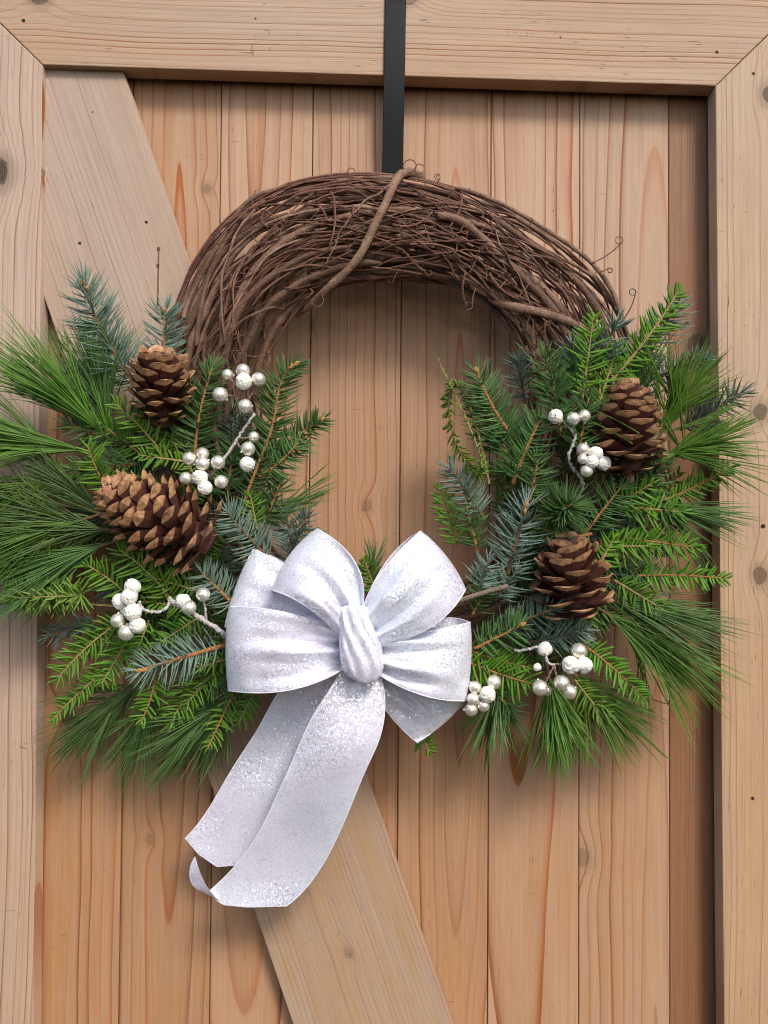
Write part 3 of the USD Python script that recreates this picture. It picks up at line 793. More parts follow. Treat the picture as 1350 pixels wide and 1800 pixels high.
sp('Q', (240, 1285), (290, 1190), .055, .060, 'sparse pine needles hanging straight down on the lower left planks', nl=140, spread=26, dens=.8)
sp('Q', (335, 1285), (435, 1205), .068, .070, 'full pine tuft drooping beside the ribbon tails', nl=150, spread=34, dens=2.0)
sp('F', (365, 1315), (412, 1215), .106, .092, 'fir sprig hanging over the pine tuft next to the ribbon tails', nl=26, stem='o')
sp('F', (350, 1172), (402, 1158), .104, .095, 'short orange-stemmed fir tip just left of the bow loop', nl=24, stem='o')
sp('F', (420, 1270), (450, 1210), .095, .09, 'fir tip peeping out under the lower left bow loop', nl=26)
sp('B', (352, 1004), (418, 1070), .106, .095, 'blue spruce sprig pointing up-left beside the bow loops', nl=40, part_front=.6, stem='o')
sp('B', (398, 898), (478, 985), .116, .095, 'blue spruce sprig beside the base of the big cone', nl=44, part_front=.7, stem='b', bend=-.03)
sp('B', (500, 890), (520, 1000), .085, .080, 'pale blue spruce sprig standing just above the bow', nl=36, part_front=.4, stem='b')
sp('F', (440, 870), (452, 930), .105, .095, 'bright fir tip at the foot of the inner spruce sprigs', nl=28)
sp('S', (373, 648), (342, 812), .112, .098, 'green spruce sprig with orange stem between cone and upper berries', nl=46, part_front=.9, bend=-.04, dens=1.1)
sp('S', (520, 640), (428, 890), .110, .095, 'tall green spruce sprig with orange stem facing the open ring', nl=46, part_front=.85, buds=3, bend=-.05, dens=1.05, via=[(455, 815), (482, 735), (496, 668)])
sp('S', (566, 737), (470, 800), .105, .095, 'side spruce sprig with bud tip pointing into the open ring', nl=34, buds=2, part_front=.5)
sp('S', (524, 778), (455, 838), .112, .100, 'spruce sprig with curved orange stem branching off the tall one', nl=42, part_front=.8, bend=.05)
sp('S', (492, 850), (462, 925), .098, .090, 'dark spruce sprig below the branching one near the bow', nl=42, part_front=.6)
sp('S', (410, 770), (400, 880), .088, .085, 'shaded spruce sprig behind the left berry twig', nl=42)
sp('D', (425, 735), (415, 850), .078, .075, 'dusky blue sprig deep behind the upper left berries', nl=40)
sp('Q', (520, 880), (468, 915), .085, .085, 'few thin pine needles sticking out into the open ring', nl=110, spread=18, dens=.25)
sp('F', (310, 700), (300, 800), .085, .085, 'shaded fir sprig behind the upper left pine cone', nl=36)

# ---- right cluster
sp('F', (1192, 512), (1075, 668), 0.125, 0.112, 'bright fir sprig with pale stem rising highest at the right', nl=34, bend=.03, stem='g', srad=.0016)
sp('D', (1190, 535), (1128, 650), .098, .085, 'dark blue-green spruce sprig alongside the highest fir sprig', nl=44, stem='b', part_front=.5)
sp('F', (1043, 558), (1024, 700), 0.132, 0.117, 'bright upright fir sprig at the lower right end of the vines', nl=38, stem='g')
sp('D', (1083, 568), (1050, 660), 0.115, 0.107, 'dusky blue sprig between the two bright upper right fir sprigs', nl=40)
sp('D', (1005, 600), (1000, 690), 0.105, 0.102, 'dusky blue sprig against the lower right vine ends', nl=36)
sp('D', (1245, 628), (1140, 668), .080, .075, 'thin grey-blue sprig reaching the right stile at top', nl=34, stem='b')
sp('D', (1302, 690), (1195, 755), .085, .075, 'grey-blue spruce sprig reaching farthest over the right stile', nl=44, stem='b')
sp('F', (1100, 645), (1062, 705), .100, .095, 'short fir tip leaning over the upper right cone', nl=26)
sp('S', (838, 652), (920, 790), .110, .095, 'spruce sprig with curved orange stem at the upper inner right', nl=46, part_front=.85, bend=-.05, buds=1, stem='o', srad=.002)
sp('S', (838, 700), (882, 800), .092, .088, 'dark spruce sprig under the curved orange-stemmed one', nl=44, part_front=.7, stem='b')
sp('Y', (772, 638), (860, 850), .108, .095, 'thin twisting yellow-green sprig leaning into the open ring', via=[(790, 700), (796, 760), (822, 815)], nl=20, stem='g', rot=60)
sp('D', (912, 628), (922, 710), .070, .070, 'dull blue sprig tip behind the vines at the inner right', nl=36)
sp('S', (952, 733), (902, 850), .114, .100, 'spruce sprig whose orange stem leans right in the right cluster', nl=46, part_front=.9, bend=-.02, srad=.0020)
sp('S', (946, 806), (932, 880), .112, .100, 'short spruce sprig with orange stem above the rosette', nl=40, part_front=.8)
sp('S', (970, 660), (985, 760), 0.115, 0.112, 'spruce sprig pointing up beside the right berry twig', nl=46, part_front=.5)
sp('S', (1035, 700), (1015, 800), 0.116, 0.112, 'spruce sprig behind the right berries and cone', nl=44)
sp('S', (880, 755), (905, 850), .098, .092, 'dense spruce sprig at the middle of the right inner side', nl=46)
sp('F', (774, 858), (805, 960), .086, .085, 'dark fir sprig at the inner edge above the right bow loop', nl=30, stem='b')
sp('B', (790, 820), (850, 910), .096, .092, 'pale spruce sprig leaning up-left at the right inner edge', nl=38, part_front=.5)
sp('S', (820, 890), (840, 970), .095, .09, 'green spruce sprig just above the right bow loop', nl=40)
sp('B', (925, 888), (892, 1010), .118, .100, 'blue spruce sprig with brown end buds above the bow', nl=56, dens=.85, part_front=.55, buds=3, stem='b', srad=.0022)
sp('S', (1000, 888), (975, 915), .128, .100, 'spruce tip pointing at the viewer as a star of needles', nl=56, dens=3.2, buds=1)
sp('S', (1090, 858), (1030, 935), .114, .100, 'spruce sprig with orange stem under the upper right cone', nl=44, part_front=.85)
sp('S', (958, 930), (1040, 938), .112, .100, 'spruce sprig with curved orange stem above the lower right cone', nl=40, part_front=.8, bend=-.10)
sp('S', (1160, 800), (1130, 890), .095, .09, 'dark spruce sprig by the base of the upper right cone', nl=42)
sp('F', (1284, 822), (1165, 880), .098, .085, 'fir sprig crossing onto the right stile at mid height', nl=30, stem='o', bend=.02)
sp('F', (1222, 962), (1095, 945), .100, .09, 'orange-stemmed fir sprig pointing right below mid height', nl=36, stem='o')
sp('F', (1276, 1017), (1120, 1012), .094, .085, 'long fir sprig crossing onto the right stile lowest', nl=28, stem='o', bend=-.02)
sp('F', (1200, 900), (1090, 890), .098, .09, 'broad fir sprig in the middle of the right outer side', nl=40)
sp('F', (1080, 945), (1050, 1000), .104, .098, 'fir tip standing over the lower right cone', nl=30)
sp('P', (1205, 690), (1140, 800), .098, .090, 'bright pine tuft standing upright beside the upper right cone', nl=150, spread=42, dens=1.2)
sp('P', (1230, 780), (1130, 815), .095, .088, 'bright pine spray reaching right from the upper right cone', nl=150, spread=46, dens=1.1)
sp('Q', (1120, 660), (1110, 770), .085, .08, 'pine needles rising behind the upper right cone', nl=140, spread=24, dens=.9)
sp('Q', (1215, 905), (1130, 880), .085, .085, 'thin pine needles spreading over the right frame edge', nl=150, spread=34, dens=.8)
sp('P', (1150, 1130), (1045, 1065), .080, .086, 'big pine spray sweeping down-right below the lower right cone', nl=180, spread=30, dens=1.6)
sp('Q', (1130, 1070), (1045, 1045), .090, .085, 'thin pine spray reaching right below the lower cone', nl=190, spread=16, dens=.9)
sp('P', (980, 1262), (960, 1165), .072, .080, 'pine tuft hanging below the lower right berries', nl=125, spread=42, dens=1.8)
sp('P', (1065, 1245), (990, 1165), .070, .078, 'pine spray hanging down-right below the berries', nl=140, spread=30, dens=1.4)
sp('Q', (870, 1240), (885, 1180), .075, .075, 'dark pine needles hanging behind the silver berries by the bow', nl=120, spread=40, dens=.8)
sp('B', (972, 1070), (880, 1108), .116, .098, 'pale spruce sprig pointing at the lower right cone', nl=40, part_front=.7, stem='o')
sp('S', (918, 1098), (835, 1140), .118, .100, 'green spruce sprig with orange stem beside the right bow loop', nl=40, part_front=.85, buds=1)
sp('B', (1030, 1108), (930, 1130), .098, .092, 'grey-blue spruce sprig above the lower right berry bunch', nl=38)
sp('B', (858, 985), (838, 1050), .108, .1, 'small blue spruce tip close against the right bow loop', nl=38, stem='o')
sp('B', (910, 1000), (870, 1055), .104, .098, 'blue spruce sprig between bow and lower right cone', nl=42)
sp('F', (925, 1172), (815, 1138), .104, .095, 'upper of two long fir sprigs beside the lower right bow loop', nl=32, stem='o', bend=.03)
sp('F', (935, 1202), (815, 1160), .108, .098, 'lower of two long fir sprigs beside the lower right bow loop', nl=40, stem='o', bend=.02)
sp('F', (1132, 1228), (1020, 1130), .098, .09, 'fir sprig slanting down-right across the big pine spray', nl=30, stem='o', bend=-.03)
sp('F', (1065, 1265), (1010, 1195), .085, .085, 'shaded fir sprig under the lower right berries', nl=30)
sp('S', (905, 1255), (850, 1190), .085, .085, 'shaded spruce sprig beneath the lower right silver berries', nl=36)
sp('F', (757, 1322), (730, 1280), .085, .09, 'tiny fir tip poking out under the lower right ribbon point', nl=22)
sp('F', (640, 985), (665, 1050), .085, .085, 'small fir tip showing in the notch between the upper bow loops', nl=30)
sp('Q', (655, 985), (640, 1060), .08, .08, 'few fine needles in the notch between the upper bow loops', nl=60, spread=36, dens=.5)
sp('S', (870, 1010), (830, 1080), .095, .095, 'dark spruce sprig between the right bow loops and the cone', nl=40)

sp('S', (960, 625), (975, 720), .110, .105, 'spruce sprig covering the ends of the vines at the inner right', nl=46, part_front=.4)
sp('F', (1085, 610), (1050, 720), .116, .112, 'fir sprig over the vine ends between the upper right cone and the highest sprig', nl=34, stem='g')
sp('S', (1010, 625), (1005, 730), .112, .108, 'dark spruce sprig standing in front of the right vine ends', nl=46, part_front=.4)
sp('F', (330, 1235), (400, 1150), .088, .085, 'fir sprig pointing down-left between the brown-stemmed spruce and the bow', nl=36)
sp('S', (420, 1235), (425, 1150), .082, .085, 'dark spruce sprig hanging under the lower left bow loop', nl=44)
sp('F', (300, 1270), (350, 1180), .08, .08, 'shaded fir sprig hanging between the two drooping pine tufts', nl=38)
sp('S', (370, 1210), (400, 1110), .084, .084, 'dark spruce sprig filling the gap left of the lower left bow loop', nl=44)
sp('F', (140, 1135), (240, 1110), .088, .085, 'shaded fir sprig behind the white berry bunch pointing left', nl=36)
sp('P', (60, 940), (190, 900), .096, .088, 'bright pine spray over the left stile level with the big cone', nl=190, spread=24, dens=1.1)
sp('S', (120, 745), (245, 790), .082, .080, 'dark spruce sprig behind the roots of the left pine fans', nl=44)
sp('F', (165, 735), (250, 800), .086, .084, 'fir sprig between the upright pine tuft and the upper left cone', nl=36)
sp('S', (130, 830), (240, 815), .082, .082, 'dark spruce sprig under the flat left pine spray', nl=42)
sp('F', (225, 885), (290, 850), .084, .084, 'fir sprig in the dark gap above the big cone', nl=36)
sp('D', (540, 905), (505, 985), .09, .09, 'dusky blue tip just above the upper left bow loop', nl=34)
sp('F', (560, 935), (540, 1010), .088, .088, 'small fir tip rising behind the upper left bow loop', nl=26)
sp('F', (1140, 960), (1060, 960), .10, .095, 'short bright fir sprig right of the lower right cone tip', nl=36)
sp('F', (1180, 1080), (1080, 1020), .098, .092, 'bright fir sprig over the thin pine spray right of the lower cone', nl=32, stem='g')
sp('F', (1145, 850), (1060, 905), .11, .10, 'bright fir sprig below the base of the upper right cone', nl=34, stem='o')
cutb = thing('cut_branch', 'bare grey cut branch end sticking out beside the right bow loop', 'branch')
obj('stem', tube(bez(np.array([P(780, 1066, .10), P(840, 1045, .115), P(893, 1030, .128)]), 14), 0.0030 * np.linspace(1, .85, 14), 9), stem_mat('grey_twig', (0.13, 0.10, 0.07), (0.30, 0.25, 0.18)), cutb, smooth=50)
btw = thing('bare_twig', 'thin bare dark twig standing upright above the short blue spruce sprig', 'twig')
obj('stem', tube(bez(np.array([P(277, 545, .09), P(278, 480, .094), P(279, 437, .096)]), 14), 0.0011 * np.linspace(1, .7, 14), 6), bark_b, btw, smooth=True)
for q in ((278, 467), (279, 438)):
    obj('bud', tube(P(np.array([q[0] - 1, q[0]]), np.array([q[1] + 3, q[1] - 3]), .0955), 0.0016, 6), bark_b, btw, smooth=True)
for (a, b, lab) in [((1046, 722, .122), (1124, 762, .150), 'upper stray pine needle lying across the upper right cone'), ((1035, 740, .12), (1112, 780, .152), 'lower stray pine needle lying across the upper right cone'),
                    ((905, 600, .10), (958, 665, .105), 'pale stray needle slanting above the right cluster'), ((993, 968, .13), (998, 1010, .135), 'left stray needle hanging over the lower right cone'), ((1002, 962, .13), (1014, 1018, .138), 'right stray needle hanging over the lower right cone')]:
    st = obj('pine_needle', tube(bez(np.array([P(*a), (P(*a) + P(*b)) / 2 + [0, -.002, .001], P(*b)]), 10), 0.0006, 5), NM['P'], None, smooth=True)
    tag(st, lab, 'pine needle')

# ------------------------------------------------------------------ pine cones
g = G()
tv = g.add('attribute', 'fac', attribute='tint')
pos = g.add('geometry', 'position')
n1 = g.noise(pos, 160.0, 4.0, 0.6); n2 = g.noise(pos, 900.0, 2.0)
rd = g.add('object_info', 'random')
inner = g.mix(n1, (0.030, 0.009, 0.007), (0.095, 0.032, 0.022))
outer = g.mix(g.rng(n1, 0.3, 0.7, 0, 1), (0.17, 0.074, 0.032), (0.46, 0.265, 0.135))
outer = g.add('hsv', 'color', hue=0.5, saturation=1.0, value=g.rng(rd, 0, 1, 0.8, 1.25), fac=1.0, color=outer)
col = g.mix(g.rng(g.m('add', tv, g.m('multiply', g.m('subtract', n1, 0.5), 0.25)), 0.38, 0.62, 0, 1), inner, outer)
bmp = g.add('bump', 'normal', height=g.m('add', n1, g.m('multiply', n2, 0.3)), strength=0.8, distance=0.0012)
cone_m = g.make('cone_scale', g.add('principled_bsdf', 'BSDF', base_color=col, roughness=0.55, specular_ior_level=0.35, normal=bmp))


def cone_scale(Ls, Ws, Th, curl, pointed):
    """One woody scale along +x, +z towards the cone's tip; its exposed end is a keeled rhombus, blunt or drawn to a point."""
    #        x     halfwidth thick  zoff  tint
    p = pointed
    secs = [(0.00, 0.20, 0.50, 0.00, 0.0), (0.30, 0.32, 0.50, 0.01, 0.0), (0.58, 0.44, 0.55, 0.03, 0.0), (0.80 - .06 * p, 0.50, 0.70, 0.06, 0.1),
            (0.88 - .09 * p, 0.50 - .02 * p, 1.0 + .25 * p, 0.07, 1.0), (0.96 - .04 * p, 0.42 - .14 * p, 0.80 + .2 * p, 0.085, 1.0), (1.00, 0.30 - .20 * p, 0.42, 0.085, 1.0), (1.03 + .03 * p, 0.10 - .08 * p, 0.10, 0.07 - .03 * p, 1.0)]
    prof8 = np.array([(1, 0), (.62, .45), (0, .62), (-.62, .45), (-1, 0), (-.52, -.50), (0, -1.0), (.52, -.50)])
    V, tn = [], []
    for x, hw, th, zo, ti in secs:
        zz = prof8[:, 1] * th * Th
        yy = prof8[:, 0] * hw * Ws
        V.append(np.stack([np.full(8, x * Ls), yy, zz + (zo + curl * x * x) * Ls + 0.34 * (np.abs(yy) / Ws) ** 2 * Ws], 1))
        tn.append(np.full(8, ti))
    n = len(secs)
    F = []
    for i in range(n - 1):
        for j in range(8):
            a, b = i * 8 + j, i * 8 + (j + 1) % 8
            F += [[a, b, b + 8], [a, b + 8, a + 8]]
    F += [[(n - 1) * 8, (n - 1) * 8 + j, (n - 1) * 8 + j + 1] for j in range(1, 7)]
    return np.vstack(V), np.array(F), np.concatenate(tn)


def pine_cone(base, apex, hb, ha, R, label, ns=88, openb=95, openm=72, opena=28, sl=0.9, wf=1.0, seed=1, foot=False, prof=None, curl=0.10, pointed=1.0, thick=0.0028):
    r_ = np.random.default_rng(seed)
    t = thing('pine_cone', label, 'pine cone', None)
    A, B = P(*apex, ha), P(*base, hb)
    ax = A - B; Ln = np.linalg.norm(ax); ax /= Ln
    e1 = np.cross(ax, [0.3, 0.9, 0.1]); e1 /= np.linalg.norm(e1); e2 = np.cross(ax, e1)
    core = tube(B + ax * np.linspace(0, Ln * 0.92, 10)[:, None], R * np.array([.30, .34, .34, .32, .30, .27, .24, .20, .14, .06]), 10)
    obj('core', core, cone_m, t, smooth=True, var=np.zeros(len(core[0])))
    prof = prof or [(0, .66), (.12, .92), (.3, 1.0), (.55, .90), (.8, .62), (.93, .40), (1, .20)]
    tx, ty = zip(*prof)
    for i in range(ns):
        u = (i + 0.5) / ns
        u = u ** 0.93
        phi = i * 2.399963 + r_.normal(0, 0.07)
        rad = R * np.interp(u, tx, ty)
        op = math.radians(np.interp(u, [0, .10, .45, .8, 1], [openb, openb * 0.93, openm, (openm + opena) / 2, opena]) + r_.normal(0, 4))
        out = e1 * math.cos(phi) + e2 * math.sin(phi)
        Ls = rad * sl / max(0.55, math.sin(op) ** 0.5) * r_.uniform(0.94, 1.06)
        xdir = out * math.sin(op) + ax * math.cos(op)
        ydir = np.cross(ax, out); zdir = np.cross(xdir, ydir)
        if zdir.dot(ax) < 0:
            zdir, ydir = -zdir, -ydir
        Ws = wf * (0.0105 + 0.30 * rad) * (0.40 + 0.60 * min(1, rad / R / 0.75)) * r_.uniform(0.92, 1.08)
        v, f, tn = cone_scale(Ls, Ws, thick * (0.6 + 0.5 * rad / R), curl, pointed)
        start = B + ax * (Ln * (0.02 + 0.90 * u)) + out * rad * 0.12
        tw = r_.normal(0, 0.10)
        y2 = ydir * math.cos(tw) + zdir * math.sin(tw); z2 = zdir * math.cos(tw) - ydir * math.sin(tw)
        w = start + v[:, :1] * xdir + v[:, 1:2] * y2 + v[:, 2:] * z2
        if np.linalg.det(np.stack([xdir, y2, z2])) < 0:
            f = f[:, ::-1]
        obj('scale', (w, f), cone_m, t, smooth=False, var=tn)
    if foot:
        st = tube(B + ax * np.linspace(-0.010, 0.004, 5)[:, None], 0.0042, 8)
        obj('stalk', st, cone_m, t, smooth=True, var=np.ones(len(st[0])) * 0.9)


pine_cone((283, 748), (281, 644), .098, .125, 0.040, 'upright brown pine cone at the upper left among pine and spruce', ns=66, openb=80, openm=60, opena=30, sl=0.95, seed=3, wf=0.95, pointed=0.45, thick=0.0025, prof=[(0, .55), (.15, .82), (.4, 1.0), (.7, .96), (.9, .70), (1, .28)])
pine_cone((372, 958), (196, 866), 0.112, .128, 0.049, 'largest pine cone lying aslant with its tip pointing up-left', ns=96, openb=96, openm=66, opena=25, sl=0.92, seed=5, wf=0.98, pointed=0.75, thick=0.0025, prof=[(0, .80), (.12, 1.0), (.35, 1.0), (.6, .92), (.82, .72), (.94, .5), (1, .3)])
pine_cone((1108, 832), (1104, 686), .112, .118, 0.038, 'upright open pine cone at the upper right with its base downward', ns=64, openb=112, openm=78, opena=30, sl=0.98, wf=1.2, seed=8, foot=True, pointed=0.0, thick=0.0024, curl=0.20, prof=[(0, .55), (.1, .90), (.25, 1.0), (.5, .95), (.8, .72), (.93, .5), (1, .3)])
pine_cone((1010, 1080), (1002, 984), .108, .122, 0.040, 'shorter open pine cone at the lower right below the orange stems', ns=46, openb=108, openm=76, opena=40, sl=1.0, wf=1.3, seed=12, pointed=0.0, thick=0.0024, curl=0.20, prof=[(0, .55), (.15, .95), (.4, 1.0), (.7, .95), (1, .7)])

# ------------------------------------------------------------------ berry picks
g = G()
pos = g.add('geometry', 'position'); nrm = g.add('geometry', 'normal')
vc = g.add('voronoi_texture', 'color', dimensions='3D', feature='f1', vector=pos, scale=1500.0)
tilt_ = g.add('vector_math', 'vector', math_type='scale', vector1=g.add('vector_math', 'vector', math_type='subtract', vector1=vc, vector2=(0.5, 0.5, 0.5)), scale=0.40)
nn = g.add('vector_math', 'vector', math_type='normalize', vector1=g.add('vector_math', 'vector', math_type='add', vector1=nrm, vector2=tilt_))
n3 = g.noise(pos, 120.0, 3.0)
s1 = g.add('principled_bsdf', 'BSDF', base_color=g.mix(n3, (0.66, 0.63, 0.53), (0.90, 0.87, 0.77)), metallic=0.75, roughness=0.30, normal=nn)
berry_m = g.make('silver_berry', s1)
g = G()
pos = g.add('geometry', 'position')
n3 = g.noise(pos, 420.0, 3.0, 0.6)
sugar_m = g.make('sugared_berry', g.add('principled_bsdf', 'BSDF', base_color=g.mix(n3, (0.64, 0.62, 0.54), (0.92, 0.90, 0.84)), roughness=0.5, specular_ior_level=0.6, subsurface_weight=0.1, subsurface_scale=0.003,
                                      normal=g.add('bump', 'normal', height=n3, strength=0.9, distance=0.0015)))
twig_m = stem_mat('silvered_twig', (0.24, 0.20, 0.19), (0.62, 0.60, 0.60))
twig_r = stem_mat('rosy_twig', (0.16, 0.08, 0.07), (0.34, 0.22, 0.19))
_ico = trimesh.creation.icosphere(3, 1.0)


def berries(label, twigs, bs, seed):
    r_ = np.random.default_rng(seed)
    t = thing('berry_pick', label, 'berry pick')
    for w in twigs:
        pts = bez(np.array([P(*p) for p in w[1:]]), 8 * len(w))
        pts = pts + r_.normal(0, 0.0004, pts.shape)
        obj('twig', tube(pts, w[0] * (1 + 0.15 * r_.normal(size=len(pts))), 8), twig_m if w[0] > 0.001 else twig_r, t, smooth=True)
    for (x, y, h, r, k) in bs:
        v = np.array(_ico.vertices)
        amp = 0.10 if k else 0.018
        fr_ = 4.5 if k else 7.0
        v = v * (1 + amp * 2 * (meshkit.fbm(v * fr_ + r_.uniform(0, 50, 3), 3, seed) - 0.5))[:, None]
        if k:   # a crust of sugar grains over one side
            dirn = r_.normal(size=3); dirn[1] = -abs(dirn[1]); dirn /= np.linalg.norm(dirn)
            mask = np.clip((v @ dirn - 0.0) * 2.0, 0, 1)
            v = v * (1 + 0.16 * mask * (meshkit.noise(v * 7 + 9.1 * k) > 0.5))[:, None]
        v = v * r * MM * 0.92 + P(x, y, h)
        o_ = obj('berry', (v, np.array(_ico.faces)), sugar_m if k else berry_m, t, smooth=True)
        if not k:
            nub = trimesh.creation.icosphere(1, 0.0011)
            d_ = r_.normal(size=3); d_[1] *= .4; d_ /= np.linalg.norm(d_)
            obj('berry_tip', (np.array(nub.vertices) + P(x, y, h) + d_ * r * MM * 0.99, np.array(nub.faces)), sugar_m, o_, smooth=True)


berries('silver berry pick branching between the upper left cone and the inner spruce sprigs',
        [(.0016, (350, 850, .105), (378, 825, .115), (402, 795, .118), (428, 755, .118), (447, 728, .115)), (.0009, (447, 728, .115), (430, 700, .125), (425, 675, .128)), (.0009, (440, 712, .12), (410, 696, .125), (388, 694, .128)),
         (.0009, (436, 705, .122), (446, 685, .125), (454, 668, .126)), (.0009, (428, 690, .124), (412, 675, .124), (400, 660, .124)), (.0010, (415, 775, .118), (426, 788, .124), (434, 790, .128)), (.0010, (420, 770, .118), (434, 770, .122), (444, 768, .124)),
         (.0009, (370, 835, .116), (378, 842, .122), (388, 848, .125)), (.0009, (372, 830, .116), (352, 820, .122), (334, 806, .124))],
        [(400, 659, .124, 10.5, 0), (427, 652, .128, 13, 0), (428, 672, .134, 14, 1), (454, 667, .128, 13, 0), (387, 694, .132, 14, 0), (431, 714, .132, 13, 0), (446, 768, .122, 10, 0), (436, 789, .130, 13, 0), (434, 815, .130, 13, 1),
         (333, 806, .126, 12.5, 0), (356, 798, .122, 12, 0), (356, 815, .130, 13, 0), (383, 813, .128, 13, 0), (327, 841, .126, 12, 0), (352, 839, .130, 13.5, 1), (389, 847, .128, 12.5, 0), (361, 858, .131, 12.5, 1)], 21)
berries('frosted white berry pick on a silver twig below the largest cone',
        [(.0028, (410, 1128, .100), (380, 1105, .112), (350, 1085, .118), (322, 1068, .120), (297, 1053, .120)), (.0016, (297, 1053, .12), (288, 1072, .124), (272, 1076, .126), (252, 1070, .126), (244, 1056, .126)), (.0012, (362, 1088, .118), (360, 1068, .12), (357, 1048, .122)),
         (.0009, (250, 1070, .126), (238, 1078, .128), (220, 1090, .126))],
        [(234, 1032, .130, 14, 1), (226, 1049, .134, 14, 1), (210, 1056, .128, 13, 1), (234, 1077, .136, 15, 1), (207, 1091, .132, 13, 0), (242, 1099, .134, 14, 1), (222, 1112, .134, 14.5, 0), (321, 1056, .126, 12.5, 1), (332, 1068, .130, 13.5, 0), (357, 1045, .126, 13, 0), (224, 1070, .122, 12, 1)], 22)
berries('pearly berry pick hanging beside the upper right cone',
        [(.0016, (1010, 880, .10), (1013, 830, .112), (1000, 808, .118), (1003, 790, .122), (1010, 772, .124), (1004, 755, .126)), (.0012, (1004, 755, .126), (994, 745, .128), (982, 735, .128)), (.0012, (1005, 755, .126), (1010, 745, .128), (1012, 735, .128))],
        [(977, 731, .130, 12.5, 1), (1008, 736, .134, 12, 0), (1027, 731, .128, 11.5, 0), (1025, 790, .132, 11.5, 0), (1046, 797, .132, 12.5, 1), (1024, 807, .134, 9.5, 0), (1040, 812, .136, 11, 1), (1060, 814, .130, 12.5, 1), (1031, 828, .134, 11.5, 0)], 23)
berries('mixed silver and frosted berry pick below the lower right cone',
        [(.0015, (905, 1142, .112), (935, 1139, .118), (957, 1140, .122), (960, 1156, .126), (975, 1168, .130)), (.0010, (975, 1168, .13), (966, 1185, .130), (957, 1202, .128)), (.0010, (975, 1168, .13), (976, 1180, .132), (981, 1192, .132)), (.0010, (975, 1168, .13), (990, 1168, .134), (1002, 1167, .136))],
        [(957, 1141, .118, 12.5, 1), (944, 1173, .120, 7, 1), (949, 1209, .132, 14, 0), (962, 1214, .120, 9, 0), (987, 1200, .136, 14, 0), (1001, 1216, .130, 13, 0), (1017, 1144, .132, 14, 0), (1003, 1168, .138, 15, 1), (1026, 1168, .136, 14, 1)], 24)
berries('tight silver berry bunch touching the lower right bow loop',
        [(.0014, (805, 1190, .11), (822, 1196, .115), (834, 1206, .12)), (.0010, (830, 1200, .118), (845, 1210, .12), (856, 1218, .122))],
        [(835, 1208, .126, 11.5, 0), (868, 1199, .124, 13, 0), (832, 1229, .128, 12, 0), (857, 1220, .130, 14, 1), (828, 1247, .126, 12, 0), (850, 1240, .128, 11, 0), (846, 1228, .120, 10, 0)], 25)

# ------------------------------------------------------------------ the bow
g = G()
pos = g.add('geometry', 'position'); nrm = g.add('geometry', 'normal')
vpos = g.add('vector_math', 'vector', math_type='add', vector1=pos, vector2=(3.17, 5.23, 7.31))
vn = g.add('voronoi_texture', 'color', dimensions='3D', feature='f1', vector=vpos, scale=820.0)
zone = g.noise(pos, 16.0, 2.0)
zone2 = g.noise(pos, 9.0, 1.0)
val = g.add('separate_color', 'r', color_type='rgb', color=vn)
val2 = g.add('separate_color', 'g', color_type='rgb', color=vn)
tilt_ = g.add('vector_math', 'vector', math_type='scale', vector1=g.add('vector_math', 'vector', math_type='subtract', vector1=vn, vector2=(0.5, 0.5, 0.5)), scale=0.75)
nn = g.add('vector_math', 'vector', math_type='normalize', vector1=g.add('vector_math', 'vector', math_type='add', vector1=nrm, vector2=tilt_))
irid = g.ramp(val2, [(0, (1, 1, 1)), (0.3, (0.75, 0.97, 1.0)), (0.5, (0.55, 1.0, 0.85)), (0.65, (0.9, 0.85, 1.0)), (0.8, (1.0, 0.78, 0.92)), (1, (1, 1, 1))])
weave = g.noise(pos, 1900.0, 1.0)
basec = g.mix(weave, (0.74, 0.72, 0.86), (0.89, 0.87, 0.97))
basec = g.mix(g.rng(zone2, 0.40, 0.62, 0.0, 1.0), basec, g.mix(weave, (0.68, 0.74, 0.86), (0.82, 0.89, 0.97)))
basec = g.mix(g.m('greater_than', val, 0.88), basec, (0.96, 0.97, 0.98))
basec = g.mix(g.m('less_than', val, 0.22), basec, (0.66, 0.65, 0.80))
dif = g.add('principled_bsdf', 'BSDF', base_color=basec, roughness=0.6, specular_ior_level=0.3, sheen_weight=0.2, coat_weight=1.0, coat_ior=2.3, coat_roughness=0.22, coat_normal=nn)
trl = g.add('translucent_bsdf', 'BSDF', color=(0.80, 0.79, 0.90))
cloth = g.add('mix_closure', 'closure', fac=0.16, closure1=dif, closure2=trl)
flk = g.add('glossy_bsdf', 'BSDF', color=irid, roughness=0.25, normal=nn)
msk = g.m('multiply', g.m('greater_than', val, 0.72), g.rng(zone, 0.38, 0.62, 0.12, 0.60))
ribbon_m = g.make('glitter_ribbon', g.add('mix_closure', 'closure', fac=msk, closure1=cloth, closure2=flk))
g = G()
hem_m = g.make('ribbon_hem', g.add('principled_bsdf', 'BSDF', base_color=(0.78, 0.77, 0.88), roughness=0.6, sheen_weight=0.2))


